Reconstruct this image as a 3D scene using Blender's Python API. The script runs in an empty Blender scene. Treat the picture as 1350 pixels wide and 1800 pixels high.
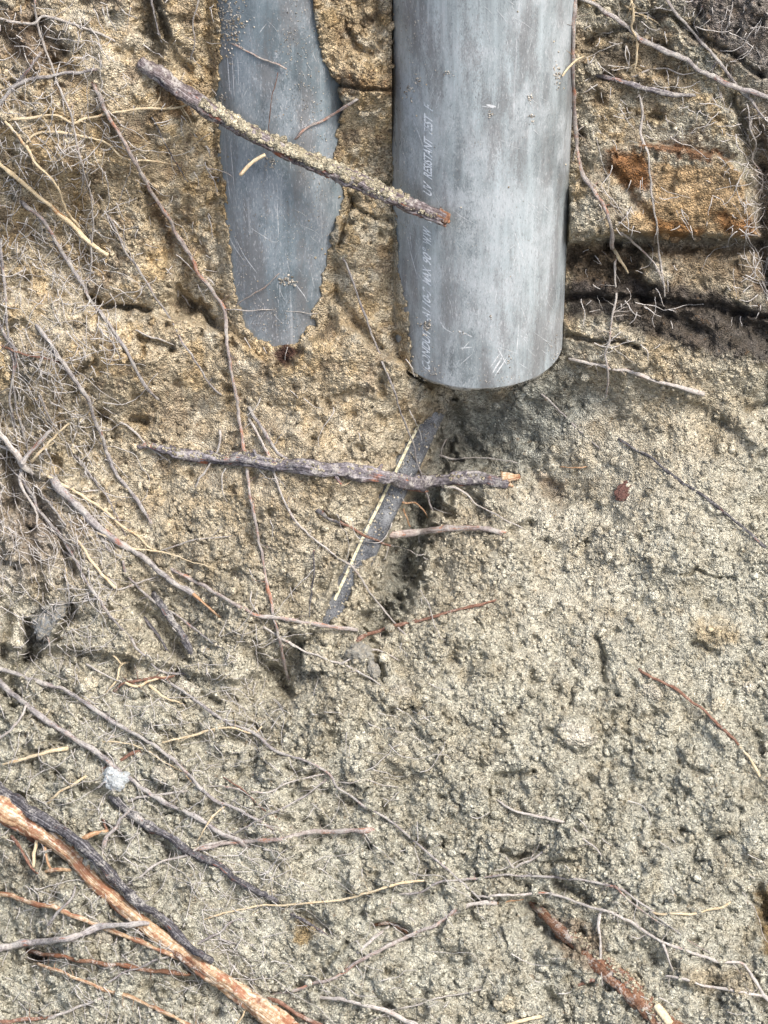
import bpy, math, numpy as np
from mathutils import Vector
R_ = math.radians
rng = np.random.default_rng(7)
# ------------------------------------------------------------------ camera, sky, sun
S = 0.00035                 # metres per photo unit at the reference distance
D = 1.9                     # distance from the lens to the reference plane
F = D / S
PITCH = R_(36)
scene = bpy.context.scene
FW = np.array([0, math.cos(PITCH), -math.sin(PITCH)])
UP = np.array([0, math.sin(PITCH), math.cos(PITCH)])
RT = np.array([1.0, 0, 0])
CAM = -FW * D
cam = bpy.data.cameras.new("camera")
cam.sensor_fit = 'VERTICAL'; cam.sensor_height = 24; cam.lens = F / 1800 * 24
cam.clip_start = 0.02; cam.clip_end = 200
camo = bpy.data.objects.new("camera", cam)
camo.location = CAM; camo.rotation_euler = (math.pi / 2 - PITCH, 0, 0)
scene.collection.objects.link(camo); scene.camera = camo

SUN_EL, SUN_AZ = R_(55), R_(44)      # azimuth: degrees right of straight behind the camera
world = bpy.data.worlds.new("World"); scene.world = world; world.use_nodes = True
wn = world.node_tree; bg = wn.nodes['Background']
sky = wn.nodes.new('ShaderNodeTexSky'); sky.sky_type = 'NISHITA'; sky.sun_disc = False
sky.sun_elevation = SUN_EL
sd = Vector((math.sin(SUN_AZ) * math.cos(SUN_EL), -math.cos(SUN_AZ) * math.cos(SUN_EL), math.sin(SUN_EL)))
sky.sun_rotation = math.atan2(sd.x, sd.y)
sky.dust_density = 4.0; sky.air_density = 1.0
wn.links.new(sky.outputs[0], bg.inputs[0]); bg.inputs[1].default_value = 0.15
sl = bpy.data.lights.new("sun", 'SUN'); sl.energy = 2.0; sl.angle = R_(18); sl.color = (1, .96, .9)
so = bpy.data.objects.new("sun", sl); so.rotation_euler = sd.to_track_quat('Z', 'Y').to_euler()
so.location = (1, -2, 3); scene.collection.objects.link(so)
scene.view_settings.view_transform = 'Standard'; scene.view_settings.look = 'None'
scene.view_settings.exposure = 0.84; scene.view_settings.gamma = 1

# ------------------------------------------------------------------ helpers
def P(u, v, h):
    u, v, h = np.broadcast_arrays(np.asarray(u, float), np.asarray(v, float), np.asarray(h, float))
    z = D - h * S
    return CAM + z[..., None] * FW + ((u - 675) / F * z)[..., None] * RT + (-(v - 900) / F * z)[..., None] * UP
def proj(p):
    d = np.asarray(p) - CAM
    z = d @ FW
    return 675 + F * (d @ RT) / z, 900 - F * (d @ UP) / z, (D - z) / S
TAB = rng.random((8, 512, 512))
def vnoise(x, y, k=0):
    ix = np.floor(x).astype(int); iy = np.floor(y).astype(int)
    fx = x - ix; fy = y - iy
    fx = fx * fx * fx * (fx * (fx * 6 - 15) + 10); fy = fy * fy * fy * (fy * (fy * 6 - 15) + 10)
    T = TAB[k % 8]; ix += 37 * k; iy += 91 * k
    a = T[ix & 511, iy & 511]; b = T[(ix + 1) & 511, iy & 511]
    c = T[ix & 511, (iy + 1) & 511]; d = T[(ix + 1) & 511, (iy + 1) & 511]
    return (a + (b - a) * fx) * (1 - fy) + (c + (d - c) * fx) * fy - .5
def fbm(x, y, k=0, o=4, g=.5):
    r = 0; a = 1
    for i in range(o):
        r = r + a * vnoise(x, y, k + i); x = x * 2.03 + 11.3; y = y * 1.97 + 5.7; a *= g
    return r
def worley(x, y, k=0):
    """distance to the nearest jittered point, and a random number for its cell"""
    ix = np.floor(x).astype(int); iy = np.floor(y).astype(int)
    best = np.full(x.shape, 9.0); rid = np.zeros(x.shape)
    for dx in (-1, 0, 1):
        for dy in (-1, 0, 1):
            cx = ix + dx; cy = iy + dy
            px = TAB[k % 8][(cx + 17 * k) & 511, cy & 511]; py = TAB[(k + 1) % 8][cx & 511, (cy + 29 * k) & 511]
            d = (cx + px - x) ** 2 + (cy + py - y) ** 2
            m = d < best; best = np.where(m, d, best)
            rid = np.where(m, TAB[(k + 2) % 8][(cx + 5) & 511, (cy + 3 * k) & 511], rid)
    return np.sqrt(best), rid
def sstep(a, b, x):
    t = np.clip((x - a) / (b - a), 0, 1); return t * t * (3 - 2 * t)
def seg_dist(U, V, pts, closed=False):
    best = np.full(U.shape, 1e9)
    n = len(pts)
    for i in range(n if closed else n - 1):
        (ax, ay), (bx, by) = pts[i][:2], pts[(i + 1) % n][:2]
        dx, dy = bx - ax, by - ay
        t = np.clip(((U - ax) * dx + (V - ay) * dy) / (dx * dx + dy * dy + 1e-9), 0, 1)
        best = np.minimum(best, (U - ax - t * dx) ** 2 + (V - ay - t * dy) ** 2)
    return np.sqrt(best)
def poly_sd(U, V, pts):
    """signed distance to a polygon, positive inside"""
    d = seg_dist(U, V, pts, True); ins = np.zeros(U.shape, bool); n = len(pts)
    for i in range(n):
        (ax, ay), (bx, by) = pts[i], pts[(i + 1) % n]
        if ay == by: continue
        c = ((ay > V) != (by > V)) & (U < (bx - ax) * (V - ay) / (by - ay) + ax)
        ins ^= c
    return np.where(ins, d, -d)
def smooth_pts(pts, step=3.0):
    p = np.array(pts, float); n = len(p)
    q = np.vstack([2 * p[0] - p[1], p, 2 * p[-1] - p[-2]]); out = []
    for i in range(n - 1):
        p0, p1, p2, p3 = q[i:i + 4]
        m = max(2, int(np.hypot(*(p2 - p1)[:2]) / step))
        t = np.linspace(0, 1, m, endpoint=False)[:, None]
        out.append(.5 * (2 * p1 + (p2 - p0) * t + (2 * p0 - 5 * p1 + 4 * p2 - p3) * t ** 2 + (3 * p1 - p0 - 3 * p2 + p3) * t ** 3))
    out.append(p[-1:]); return np.vstack(out)
def mesh_obj(name, verts, faces, mat, parent=None, smooth=True, loc=None, uv=None, col=None):
    """faces: (n,3) or (n,4) int array, or a list of such arrays"""
    fl = faces if isinstance(faces, list) else [faces]
    verts = np.asarray(verts, float)
    if loc is None: loc = verts.mean(0) if parent is None else np.array(parent.get('_o', (0, 0, 0)))
    me = bpy.data.meshes.new(name); me.vertices.add(len(verts))
    me.vertices.foreach_set('co', (verts - loc).astype(np.float32).ravel())
    loops = np.concatenate([f.ravel() for f in fl]).astype(np.int32)
    tot = np.concatenate([np.full(len(f), f.shape[1]) for f in fl]).astype(np.int32)
    st = np.concatenate([[0], np.cumsum(tot)[:-1]]).astype(np.int32)
    me.loops.add(len(loops)); me.loops.foreach_set('vertex_index', loops)
    me.polygons.add(len(tot)); me.polygons.foreach_set('loop_start', st)
    me.polygons.foreach_set('use_smooth', np.full(len(tot), smooth, bool))
    me.update(calc_edges=True)
    if uv is not None:
        l = me.uv_layers.new(name='UVMap'); l.data.foreach_set('uv', np.asarray(uv, np.float32)[loops].ravel())
    if col is not None:
        a = me.color_attributes.new('tint', 'FLOAT_COLOR', 'POINT')
        c = np.ones((len(verts), 4), np.float32); c[:, :3] = col; a.data.foreach_set('color', c.ravel())
    for m in (mat if isinstance(mat, (list, tuple)) else [mat]): me.materials.append(m)
    o = bpy.data.objects.new(name, me); scene.collection.objects.link(o)
    if parent is None: o.location = loc; o['_o'] = [float(x) for x in loc]
    else: o.parent = parent
    return o
def tag(o, label, cat, group=None, kind=None):
    if label: o['label'] = label
    if cat: o['category'] = cat
    if group: o['group'] = group
    if kind: o['kind'] = kind
    return o
def empty(name, loc):
    o = bpy.data.objects.new(name, None); o.location = loc; o.empty_display_size = .02
    o['_o'] = [float(x) for x in loc]; scene.collection.objects.link(o); return o

# ------------------------------------------------------------------ materials
class NT:
    def __init__(s, name):
        s.m = bpy.data.materials.new(name); s.m.use_nodes = True; s.t = s.m.node_tree
        s.b = s.t.nodes['Principled BSDF']
    def n(s, t, **k):
        x = s.t.nodes.new(t)
        for a, b in k.items():
            if a in x.inputs.keys() if isinstance(a, str) else False: x.inputs[a].default_value = b
            else: setattr(x, a, b)
        return x
    def l(s, a, b): s.t.links.new(a, b)
    def noise(s, co, scale, detail=3, rough=.55):
        x = s.t.nodes.new('ShaderNodeTexNoise'); x.inputs['Scale'].default_value = scale
        x.inputs['Detail'].default_value = detail; x.inputs['Roughness'].default_value = rough
        s.l(co, x.inputs['Vector']); return x
    def voro(s, co, scale, feat='F1'):
        x = s.t.nodes.new('ShaderNodeTexVoronoi'); x.inputs['Scale'].default_value = scale; x.feature = feat
        s.l(co, x.inputs['Vector']); return x
    def ramp(s, fac, stops):
        x = s.t.nodes.new('ShaderNodeValToRGB'); e = x.color_ramp.elements
        while len(e) < len(stops): e.new(.5)
        for i, (p, c) in enumerate(stops):
            e[i].position = p; e[i].color = (*(c if isinstance(c, tuple) else (c, c, c)), 1)
        s.l(fac, x.inputs[0]); return x.outputs[0]
    def mix(s, fac, a, b, mode='MIX'):
        x = s.t.nodes.new('ShaderNodeMix'); x.data_type = 'RGBA'; x.blend_type = mode
        for sock, val in ((x.inputs[0], fac), (x.inputs[6], a), (x.inputs[7], b)):
            if hasattr(val, 'node'): s.l(val, sock)
            elif isinstance(val, tuple): sock.default_value = (*val, 1)
            else: sock.default_value = val
        return x.outputs[2]
    def mapping(s, co, scale=(1, 1, 1), rot=(0, 0, 0), loc=(0, 0, 0)):
        x = s.t.nodes.new('ShaderNodeMapping'); x.inputs['Scale'].default_value = scale
        x.inputs['Rotation'].default_value = rot; x.inputs['Location'].default_value = loc
        s.l(co, x.inputs['Vector']); return x.outputs[0]
    def math(s, op, a, b=0.0):
        x = s.t.nodes.new('ShaderNodeMath'); x.operation = op
        for i, v in enumerate((a, b)):
            if hasattr(v, 'node'): s.l(v, x.inputs[i])
            else: x.inputs[i].default_value = v
        return x.outputs[0]
    def bump(s, h, dist, strength=1.0):
        x = s.t.nodes.new('ShaderNodeBump'); x.inputs['Distance'].default_value = dist
        x.inputs['Strength'].default_value = strength; s.l(h, x.inputs['Height'])
        s.l(x.outputs[0], s.b.inputs['Normal']); return x
    def coord(s, w='Object'):
        return s.t.nodes.new('ShaderNodeTexCoord').outputs[w]
def world_co(nt): return nt.t.nodes.new('ShaderNodeNewGeometry').outputs['Position']

def soil_material(name, tint=None):
    a = NT(name); co = world_co(a)
    if tint is None:
        at = a.t.nodes.new('ShaderNodeAttribute'); at.attribute_name = 'tint'; base = at.outputs['Color']
    else: base = tint
    g1 = a.voro(co, 950); g2 = a.voro(co, 420)
    sep = a.t.nodes.new('ShaderNodeSeparateColor'); a.l(g1.outputs['Color'], sep.inputs[0])
    sep2 = a.t.nodes.new('ShaderNodeSeparateColor'); a.l(g2.outputs['Color'], sep2.inputs[0])
    grain = a.ramp(sep.outputs[0], [(0, .42), (.12, .72), (.45, .97), (.82, 1.14), (1, 1.45)])
    grain2 = a.ramp(sep2.outputs[1], [(0, .74), (.5, 1.0), (1, 1.2)])
    c = a.mix(1.0, base, grain, 'MULTIPLY'); c = a.mix(1.0, c, grain2, 'MULTIPLY')
    n1 = a.noise(co, 60, 5, .6)
    c = a.mix(1.0, c, a.ramp(n1.outputs[0], [(.3, (.78, .74, .68)), (.5, (1, 1, 1)), (.7, (1.14, 1.15, 1.16))]), 'MULTIPLY')
    # rusty and dark mineral specks
    sp = a.ramp(a.noise(co, 260, 2).outputs[0], [(.66, 0), (.72, 1)])
    c = a.mix(a.math('MULTIPLY', sp, .5), c, (.20, .12, .06))
    a.l(c, a.b.inputs['Base Color']); a.b.inputs['Roughness'].default_value = .95
    a.b.inputs['Specular IOR Level'].default_value = .15
    h = a.math('ADD', a.math('MULTIPLY', a.noise(co, 1400, 3, .7).outputs[0], .6), a.math('MULTIPLY', g1.outputs['Distance'], -900 * .0011))
    a.bump(h, .0016, 1.0)
    return a.m
M_SOIL = soil_material('soil')
M_CRUMB = soil_material('crumb_soil')

def bark_material(name, c_dark, c_mid, c_light, dust=.4, red=0.0, streak=True, redc=(.30, .10, .05), rs=60):
    a = NT(name); co = world_co(a); uv = a.coord('UV')
    st = a.noise(a.mapping(uv, (10, .3, 1)), 1.0, 5, .65)
    n = a.noise(co, 500, 4, .65)
    f = a.math('ADD', a.math('MULTIPLY', st.outputs[0], .6), a.math('MULTIPLY', n.outputs[0], .4))
    c = a.ramp(f, [(.36, c_dark), (.5, c_mid), (.64, c_light)])
    if red:
        rf = a.ramp(a.math('ADD', a.math('MULTIPLY', a.noise(co, rs, 4, .65).outputs[0], .5), a.math('MULTIPLY', a.noise(a.mapping(uv, (3.5, .9, 1), loc=(4, 2, 0)), 1.0, 4, .7).outputs[0], .5)), [(.58 - red * .2, 0), (.63 - red * .2, 1)])
        c = a.mix(a.math('MULTIPLY', rf, .85), c, a.mix(st.outputs[0], tuple(x * .55 for x in redc), tuple(min(1, x * 1.7) for x in redc)))
    if dust:
        dn = a.math('ADD', a.math('MULTIPLY', a.noise(co, 900, 4, .7).outputs[0], .5), a.math('MULTIPLY', a.noise(co, 130, 4).outputs[0], .5))
        m = a.ramp(dn, [(.66 - dust * .34, 0), (.76 - dust * .34, 1)])
        c = a.mix(a.math('MULTIPLY', m, .75), c, (.50, .475, .43))
    a.l(c, a.b.inputs['Base Color']); a.b.inputs['Roughness'].default_value = .85
    a.b.inputs['Specular IOR Level'].default_value = .2
    a.bump(f, .0012, 1.0)
    return a.m
MB = {
    'grey':  bark_material('grey_bark', (.07, .058, .055), (.25, .225, .22), (.54, .51, .50), .6, .1),
    'pale':  bark_material('pale_bark', (.20, .17, .15), (.48, .44, .40), (.76, .72, .67), .45, .05),
    'hair':  bark_material('root_hair', (.30, .26, .23), (.68, .64, .60), (.88, .86, .83), 0, 0),
    'cream': bark_material('cream_root', (.45, .33, .18), (.68, .56, .37), (.82, .73, .55), .08, .06, redc=(.42, .2, .08)),
    'dark':  bark_material('dark_bark', (.02, .019, .022), (.07, .066, .072), (.30, .29, .30), .42, .03),
    'red':   bark_material('red_bark', (.08, .04, .03), (.22, .115, .08), (.46, .30, .22), .35, 0),
    'mixed': bark_material('mixed_bark', (.12, .09, .08), (.30, .25, .23), (.54, .49, .46), .55, .28, redc=(.36, .15, .08)),
    'thick': bark_material('thick_bark', (.025, .022, .025), (.14, .125, .135), (.46, .43, .45), .48, .12, redc=(.36, .13, .06), rs=50),
    'peel':  bark_material('peeled_wood', (.17, .095, .055), (.47, .32, .19), (.86, .79, .67), .2, .42, redc=(.24, .10, .055), rs=110),
    'stick': bark_material('purple_brown_bark', (.028, .02, .018), (.13, .105, .105), (.45, .41, .41), .45, .15),
    'brown': bark_material('brown_peeled_wood', (.05, .025, .018), (.17, .085, .05), (.36, .23, .15), .45, .2, redc=(.20, .08, .04)),
    'orange': bark_material('orange_wood', (.28, .14, .07), (.50, .30, .17), (.76, .60, .42), .15, 0),
}

# ------------------------------------------------------------------ pipes (true cylinders standing upright)
def wall_h(v):
    """height above the reference plane of a vertical cutting passing through (v=700, h=0)"""
    k0 = D * (math.cos(PITCH) + math.sin(PITCH) * 200 / F)
    z = k0 / (math.cos(PITCH) + math.sin(PITCH) * (900 - v) / F)
    return (D - z) / S
def cyl_at(u, v, h, rpx):
    c = P(u, v, h); z = D - h * S
    return c[0], c[1], rpx * z / F
BX, BY, BR = cyl_at(845, 300, wall_h(300) - 5, 156)
LX, LY, LR = cyl_at(494, 300, wall_h(300) - 64, 128)
def cyl_h(U, V, cx, cy, r):
    d = FW + ((U - 675) / F)[..., None] * RT + (-(V - 900) / F)[..., None] * UP
    ox, oy = CAM[0] - cx, CAM[1] - cy
    a = d[..., 0] ** 2 + d[..., 1] ** 2; b = ox * d[..., 0] + oy * d[..., 1]; c = ox * ox + oy * oy - r * r
    q = b * b - a * c
    t = (-b - np.sqrt(np.maximum(q, 0))) / a
    return np.where(q > 0, (D - t) / S, -1e4), (CAM[2] + t * d[..., 2])
def z_on_cyl(cx, cy, r, phi, v):
    """world height on the cylinder at angle phi (0 faces the viewer) that shows at picture row v"""
    x = cx + r * math.sin(phi); y = cy - r * math.cos(phi)
    zs = np.linspace(-.6, .6, 2401); pv = proj(np.stack([np.full_like(zs, x), np.full_like(zs, y), zs], -1))[1]
    return float(np.interp(-v, -pv[::-1], zs[::-1])) if pv[0] < pv[-1] else float(np.interp(v, pv[::-1], zs[::-1]))
BZ = z_on_cyl(BX, BY, BR, 0, 688)        # lower end of the large pipe
LZ = z_on_cyl(LX, LY, LR, 0, 640)

# ------------------------------------------------------------------ lay of the soil
BIGMASK = [(684, -900), (684, 0), (683, 150), (685, 240), (691, 330), (697, 400), (701, 450), (707, 510), (722, 552), (721, 600), (727, 655),
           (760, 676), (800, 692), (812, 760), (1060, 760), (1010, 600), (1006, 400), (1010, 0), (1030, -900)]
LEFTMASK = [(383, -900), (385, 0), (388, 100), (381, 170), (386, 260), (398, 340), (402, 420), (412, 490), (425, 545), (430, 575), (455, 598), (490, 607),
            (522, 603), (540, 572), (560, 520), (572, 460), (579, 410), (600, 372), (603, 335), (586, 290), (590, 240), (603, 190), (596, 150),
            (565, 104), (562, 80), (553, 35), (548, 0), (548, -900)]
CABLE = [(775, 680, -22), (755, 725, -12), (722, 795, -6), (655, 930, 6), (618, 1010, 14), (583, 1088, 20), (560, 1140, 24)]
CABLE_R = 26
CABMASK = [(733, 745), (768, 722), (785, 735), (764, 800), (745, 850), (722, 880), (706, 920), (692, 955), (676, 990), (655, 1022), (645, 1035), (652, 1000), (660, 972),
           (640, 985), (622, 1012), (612, 1045), (604, 1068), (590, 1085), (573, 1102), (566, 1090), (588, 1040), (604, 1000), (622, 960), (643, 918), (678, 850), (708, 782)]
CTRL = [  # u, v, sigma, extra height
    (640, 150, 60, 62), (640, 420, 60, 78), (620, 600, 90, 84), (560, 760, 120, 70), (470, 900, 130, 38), (700, 690, 45, 40),
    (825, 765, 50, -95), (880, 800, 55, -30), (800, 885, 45, -45), (735, 1000, 48, -85), (745, 930, 36, -45), (700, 1120, 50, -25), (1000, 720, 90, -15), (960, 900, 80, -25),
    (500, 250, 80, 15), (220, 200, 120, 42), (40, 250, 90, 70), (60, 700, 120, 70), (140, 640, 80, 40), (250, 640, 90, 50), (60, 950, 90, 45), (330, 250, 50, 10),
    (75, 1105, 48, -60), (40, 900, 34, -40), (110, 990, 30, -35), (250, 1060, 34, -30), (150, 660, 26, -24), (315, 1110, 55, -45), (490, 1185, 42, -60), (560, 1140, 30, -40), (990, 850, 36, -30), (930, 1600, 50, -30), (1200, 680, 140, 35), (1130, 880, 120, 28), (1250, 1050, 130, 20), (1345, 1620, 55, -75), (1000, 1600, 60, -25),
    (1030, 1680, 70, 10), (300, 1550, 120, 12), (500, 1180, 40, -38), (620, 1170, 30, 14), (700, 1400, 160, 25), (900, 1250, 120, 18), (1100, 100, 90, -20), (1290, 60, 90, 25),
    (400, 1300, 120, 18), (200, 1350, 90, 10), (300, 1130, 60, -25), (180, 950, 60, 20)]
RAISE = [  # polygon, height, edge width
    ([(1060, 262), (1120, 250), (1200, 262), (1275, 278), (1300, 300), (1330, 405), (1335, 418), (1200, 412), (1080, 410), (1000, 430), (1000, 330)], 60, 4),
    ([(1000, 100), (1150, 130), (1300, 190), (1310, 280), (1200, 262), (1100, 250), (1040, 300), (1004, 400), (1004, 430), (1075, 412), (1040, 300)], 16, 14),
    ([(990, 560), (1040, 548), (1085, 560), (1120, 590), (1180, 600), (1230, 590), (1290, 595), (1350, 620), (1900, 700), (1900, 1000), (1330, 790), (1250, 720), (1100, 660), (990, 630)], 22, 12),
    ([(-500, 520), (140, 530), (210, 548), (262, 546), (300, 560), (400, 575), (470, 640), (520, 620), (600, 560), (700, 640), (780, 700), (755, 730), (690, 830), (600, 1000), (560, 1120), (420, 1200), (200, 1150), (-500, 1100)], 40, 8),
    ([(285, -300), (345, -300), (360, 60), (345, 100), (300, 60), (280, 0)], 16, 6),
    ([(170, 60), (245, 110), (250, 150), (340, 190), (400, 300), (400, 520), (330, 505), (230, 535), (160, 520), (150, 400), (205, 330), (180, 200)], 14, 16),
    ([(980, 1250), (1050, 1270), (1048, 1300), (1010, 1318), (975, 1300)], 14, 6),
    ([(1080, 1180), (1180, 1190), (1190, 1240), (1120, 1260), (1080, 1230)], 8, 10),
    ([(560, 1215), (680, 1215), (700, 1290), (600, 1300)], 8, 18),
]
CARVE = [  # polyline, half width, depth  (cracks, gouges, holes)
    ([(250, -40), (256, 20), (262, 60), (275, 92)], 13, 48), ([(272, 0), (300, 80), (330, 130)], 7, 18), ([(255, 335), (275, 385), (300, 440), (325, 500)], 13, 24), ([(300, 350), (345, 430), (365, 480)], 10, 12),
    ([(60, 45), (80, 75), (100, 90)], 16, 30), ([(85, 105), (118, 118)], 10, 30), ([(0, 60), (30, 95)], 12, 20), ([(150, 525), (185, 538), (230, 540), (262, 546)], 5.5, 45), ([(262, 546), (240, 562)], 4, 20),
    ([(318, 520), (335, 545)], 12, 52), ([(345, 535), (368, 556), (392, 574)], 9, 55), ([(130, 655), (145, 652), (172, 632)], 5, 28), ([(175, 730), (186, 735)], 8, 42),
    ([(228, 740), (252, 738)], 6, 38), ([(200, 745), (196, 765)], 5, 24), ([(240, 598), (300, 612)], 5, 22), ([(245, 600), (250, 625)], 7, 20), ([(470, 610), (520, 612), (510, 630), (490, 645)], 9, 34),
    ([(600, 150), (640, 158), (690, 152)], 3.5, 26), ([(592, 335), (615, 350), (605, 380)], 8, 48), ([(620, 365), (660, 385), (695, 395)], 5, 22), ([(612, 375), (598, 430)], 5, 26), ([(575, 470), (590, 520), (640, 580), (670, 610)], 7, 24),
    ([(610, 40), (625, 80), (650, 90)], 6, 20), ([(660, 0), (662, 60)], 8, 18), ([(665, 650), (675, 690)], 7, 18), ([(590, 700), (640, 690)], 9, 14), ([(723, 655), (760, 682), (800, 700)], 4, 36),
    ([(1000, 445), (1060, 435), (1120, 450)], 20, 50), ([(1050, 475), (1110, 495), (1130, 515)], 18, 44), ([(1070, 428), (1250, 430), (1338, 434)], 11, 52), ([(990, 522), (1060, 522), (1100, 526), (1180, 530), (1240, 540), (1350, 560), (1500, 590)], 6, 36),
    ([(1160, 548), (1200, 570), (1240, 600)], 13, 26), ([(1290, 560), (1350, 590), (1450, 620)], 13, 36), ([(1000, 585), (1045, 600), (1085, 602), (1120, 612)], 4.5, 32), ([(1310, 715), (1350, 705)], 6, 26),
    ([(1030, 80), (1050, 60), (1100, 52)], 7, 34), ([(1135, 30), (1180, 25), (1210, 50), (1260, 80), (1340, 130)], 6, 28), ([(1285, 180), (1305, 205), (1315, 280)], 11, 40), ([(1040, 135), (1060, 140)], 9, 26),
    ([(1142, 205), (1160, 207)], 5, 24), ([(1075, 300), (1100, 330), (1140, 390)], 8, 16), ([(1338, 250), (1345, 420), (1350, 500)], 14, 34),
    ([(775, 705), (800, 740), (830, 800)], 20, 40), ([(778, 790), (760, 850), (724, 930), (700, 1000), (672, 1080)], 27, 78), ([(735, 735), (706, 785), (672, 850)], 4, 16), ([(770, 880), (790, 905)], 12, 30), ([(820, 862), (842, 880), (846, 910)], 8, 30), ([(728, 868), (745, 895), (735, 905)], 13, 50),
    ([(700, 960), (722, 1030), (700, 1080), (650, 1100)], 20, 48), ([(574, 470 + 400), (560, 900), (600, 930)], 7, 20), ([(570, 1040), (590, 1000), (612, 950)], 5, 18), ([(640, 1100), (660, 1130), (672, 1190)], 7, 26), ([(940, 830), (975, 870), (995, 880)], 14, 24), ([(900, 935), (930, 925)], 7, 24),
    ([(15, 800), (28, 870), (15, 890)], 9, 34), ([(45, 930), (60, 1000), (75, 1060)], 11, 26), ([(50, 1090), (48, 1160)], 7, 50), ([(60, 1110), (55, 1150), (10, 1190)], 9, 40), ([(125, 1070), (110, 1120), (95, 1130)], 8, 46), ([(15, 1080), (5, 1150)], 8, 36),
    ([(70, 880), (105, 960), (130, 1010)], 8, 18), ([(225, 1030), (255, 1080), (290, 1120), (325, 1160)], 12, 30), ([(390, 1215), (420, 1232)], 6, 26), ([(455, 1150), (495, 1200), (510, 1220)], 11, 46), ([(560, 1120), (570, 1160)], 11, 40), ([(520, 1130), (550, 1145)], 7, 26),
    ([(20, 1200), (30, 1225), (15, 1245)], 8, 34), ([(85, 1300), (115, 1305)], 7, 36), ([(60, 1345), (95, 1365)], 12, 26), ([(370, 1225), (385, 1232)], 5, 24), ([(140, 1380), (185, 1400), (240, 1440)], 9, 28), ([(285, 1475), (300, 1500)], 8, 26), ([(215, 1470), (175, 1480), (160, 1470)], 10, 38),
    ([(500, 1350), (520, 1358)], 5, 26), ([(425, 1270), (470, 1290)], 4, 20), ([(600, 1408), (630, 1412)], 6, 22), ([(560, 1145), (555, 1125)], 10, 20), ([(60, 1500), (75, 1530), (95, 1520)], 12, 38), ([(75, 1480), (110, 1510)], 8, 28),
    ([(50, 1672), (75, 1682)], 8, 34), ([(660, 1625), (690, 1620), (720, 1642)], 7, 32), ([(520, 1605), (560, 1625), (575, 1640)], 8, 24), ([(610, 1655), (570, 1700)], 6, 24), ([(925, 1590), (960, 1630), (1000, 1668)], 11, 36), ([(975, 1555), (1020, 1570), (1035, 1585)], 9, 34),
    ([(885, 1495), (910, 1512), (950, 1490)], 7, 34), ([(960, 1520), (1010, 1515)], 6, 22), ([(1020, 1640), (1000, 1655)], 6, 20), ([(1130, 1660), (1150, 1690)], 11, 24), ([(1210, 1660), (1225, 1655)], 5, 26), ([(1335, 1570), (1350, 1620), (1356, 1680)], 12, 30), ([(1330, 1730), (1350, 1790)], 9, 30),
    ([(870, 1362), (935, 1360)], 5, 26), ([(930, 1180), (935, 1200)], 6, 20), ([(1048, 1120), (1060, 1160), (1062, 1200)], 5, 24), ([(1005, 1160), (1010, 1190), (1000, 1240)], 3, 14), ([(1215, 1130), (1235, 1140), (1262, 1152)], 5, 22), ([(1195, 1015), (1225, 1003), (1250, 1010), (1290, 1022)], 2.6, 20),
    ([(860, 1755), (885, 1785)], 4, 20), ([(960, 1745), (990, 1790)], 8, 24), ([(1095, 1300), (1110, 1310)], 3, 14), ([(965, 1280), (1010, 1320), (1055, 1300)], 2.6, 14), ([(600, 1180), (660, 1200)], 3, 14), ([(1140, 1470), (1180, 1480)], 4, 12), ([(1330, 1295), (1345, 1330)], 6, 26), ([(830, 1090), (850, 1110)], 4, 16),
]
def macro(U, V):
    wu = U + 9 * fbm(U / 38, V / 38, 1, 4, .6) ; wv = V + 9 * fbm(U / 38, V / 38, 5, 4, .6)
    top = wall_h(np.minimum(V, 740.0))
    low = np.where(V > 900, 0.19 * (V - 900) - 22, -22 + 0 * V)
    k = sstep(640, 780, V)
    h = top * (1 - k) + low * k * 1.0
    h = h + 12 * sstep(500, 900, V)
    for u, v, s, a in CTRL: h = h + a * np.exp(-((wu - u) ** 2 + (wv - v) ** 2) / (2 * s * s))
    h = h + 34 * fbm(U / 210, V / 210, 2, 3) + 20 * fbm(U / 70 + 3, V / 70, 3, 3) + 9 * fbm(U / 24, V / 24, 6, 3)
    for p, a, w in RAISE:
        us = [q[0] for q in p]; vs = [q[1] for q in p]
        m = (U > min(us) - 40) & (U < max(us) + 40) & (V > min(vs) - 40) & (V < max(vs) + 40)
        f_ = .25 if w == 4 else 1
        if m.any(): h[m] += a * sstep(-w, w, poly_sd(U[m] + f_ * (wu[m] - U[m]), V[m] + f_ * (wv[m] - V[m]), p))
    for p, w, a in CARVE:
        us = [q[0] for q in p]; vs = [q[1] for q in p]; q = 4 * w + 12
        m = (U > min(us) - q) & (U < max(us) + q) & (V > min(vs) - q) & (V < max(vs) + q)
        if m.any():
            d = seg_dist(wu[m], wv[m], p)
            rag = 1 + .8 * vnoise(wu[m] / 9, wv[m] / 9, 4)
            h[m] -= a * np.exp(-(d / (w * rag)) ** 2.6)
    return h
def axis(lo, a, b, hi, fine):
    core = np.arange(a, b + fine, fine); out = []
    x = a; st = fine
    while x > lo: st *= 1.09; x -= st; out.append(x)
    left = out[::-1]; out = []; x = core[-1]; st = fine
    while x < hi: st *= 1.09; x += st; out.append(x)
    return np.concatenate([left, core, out])
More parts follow.
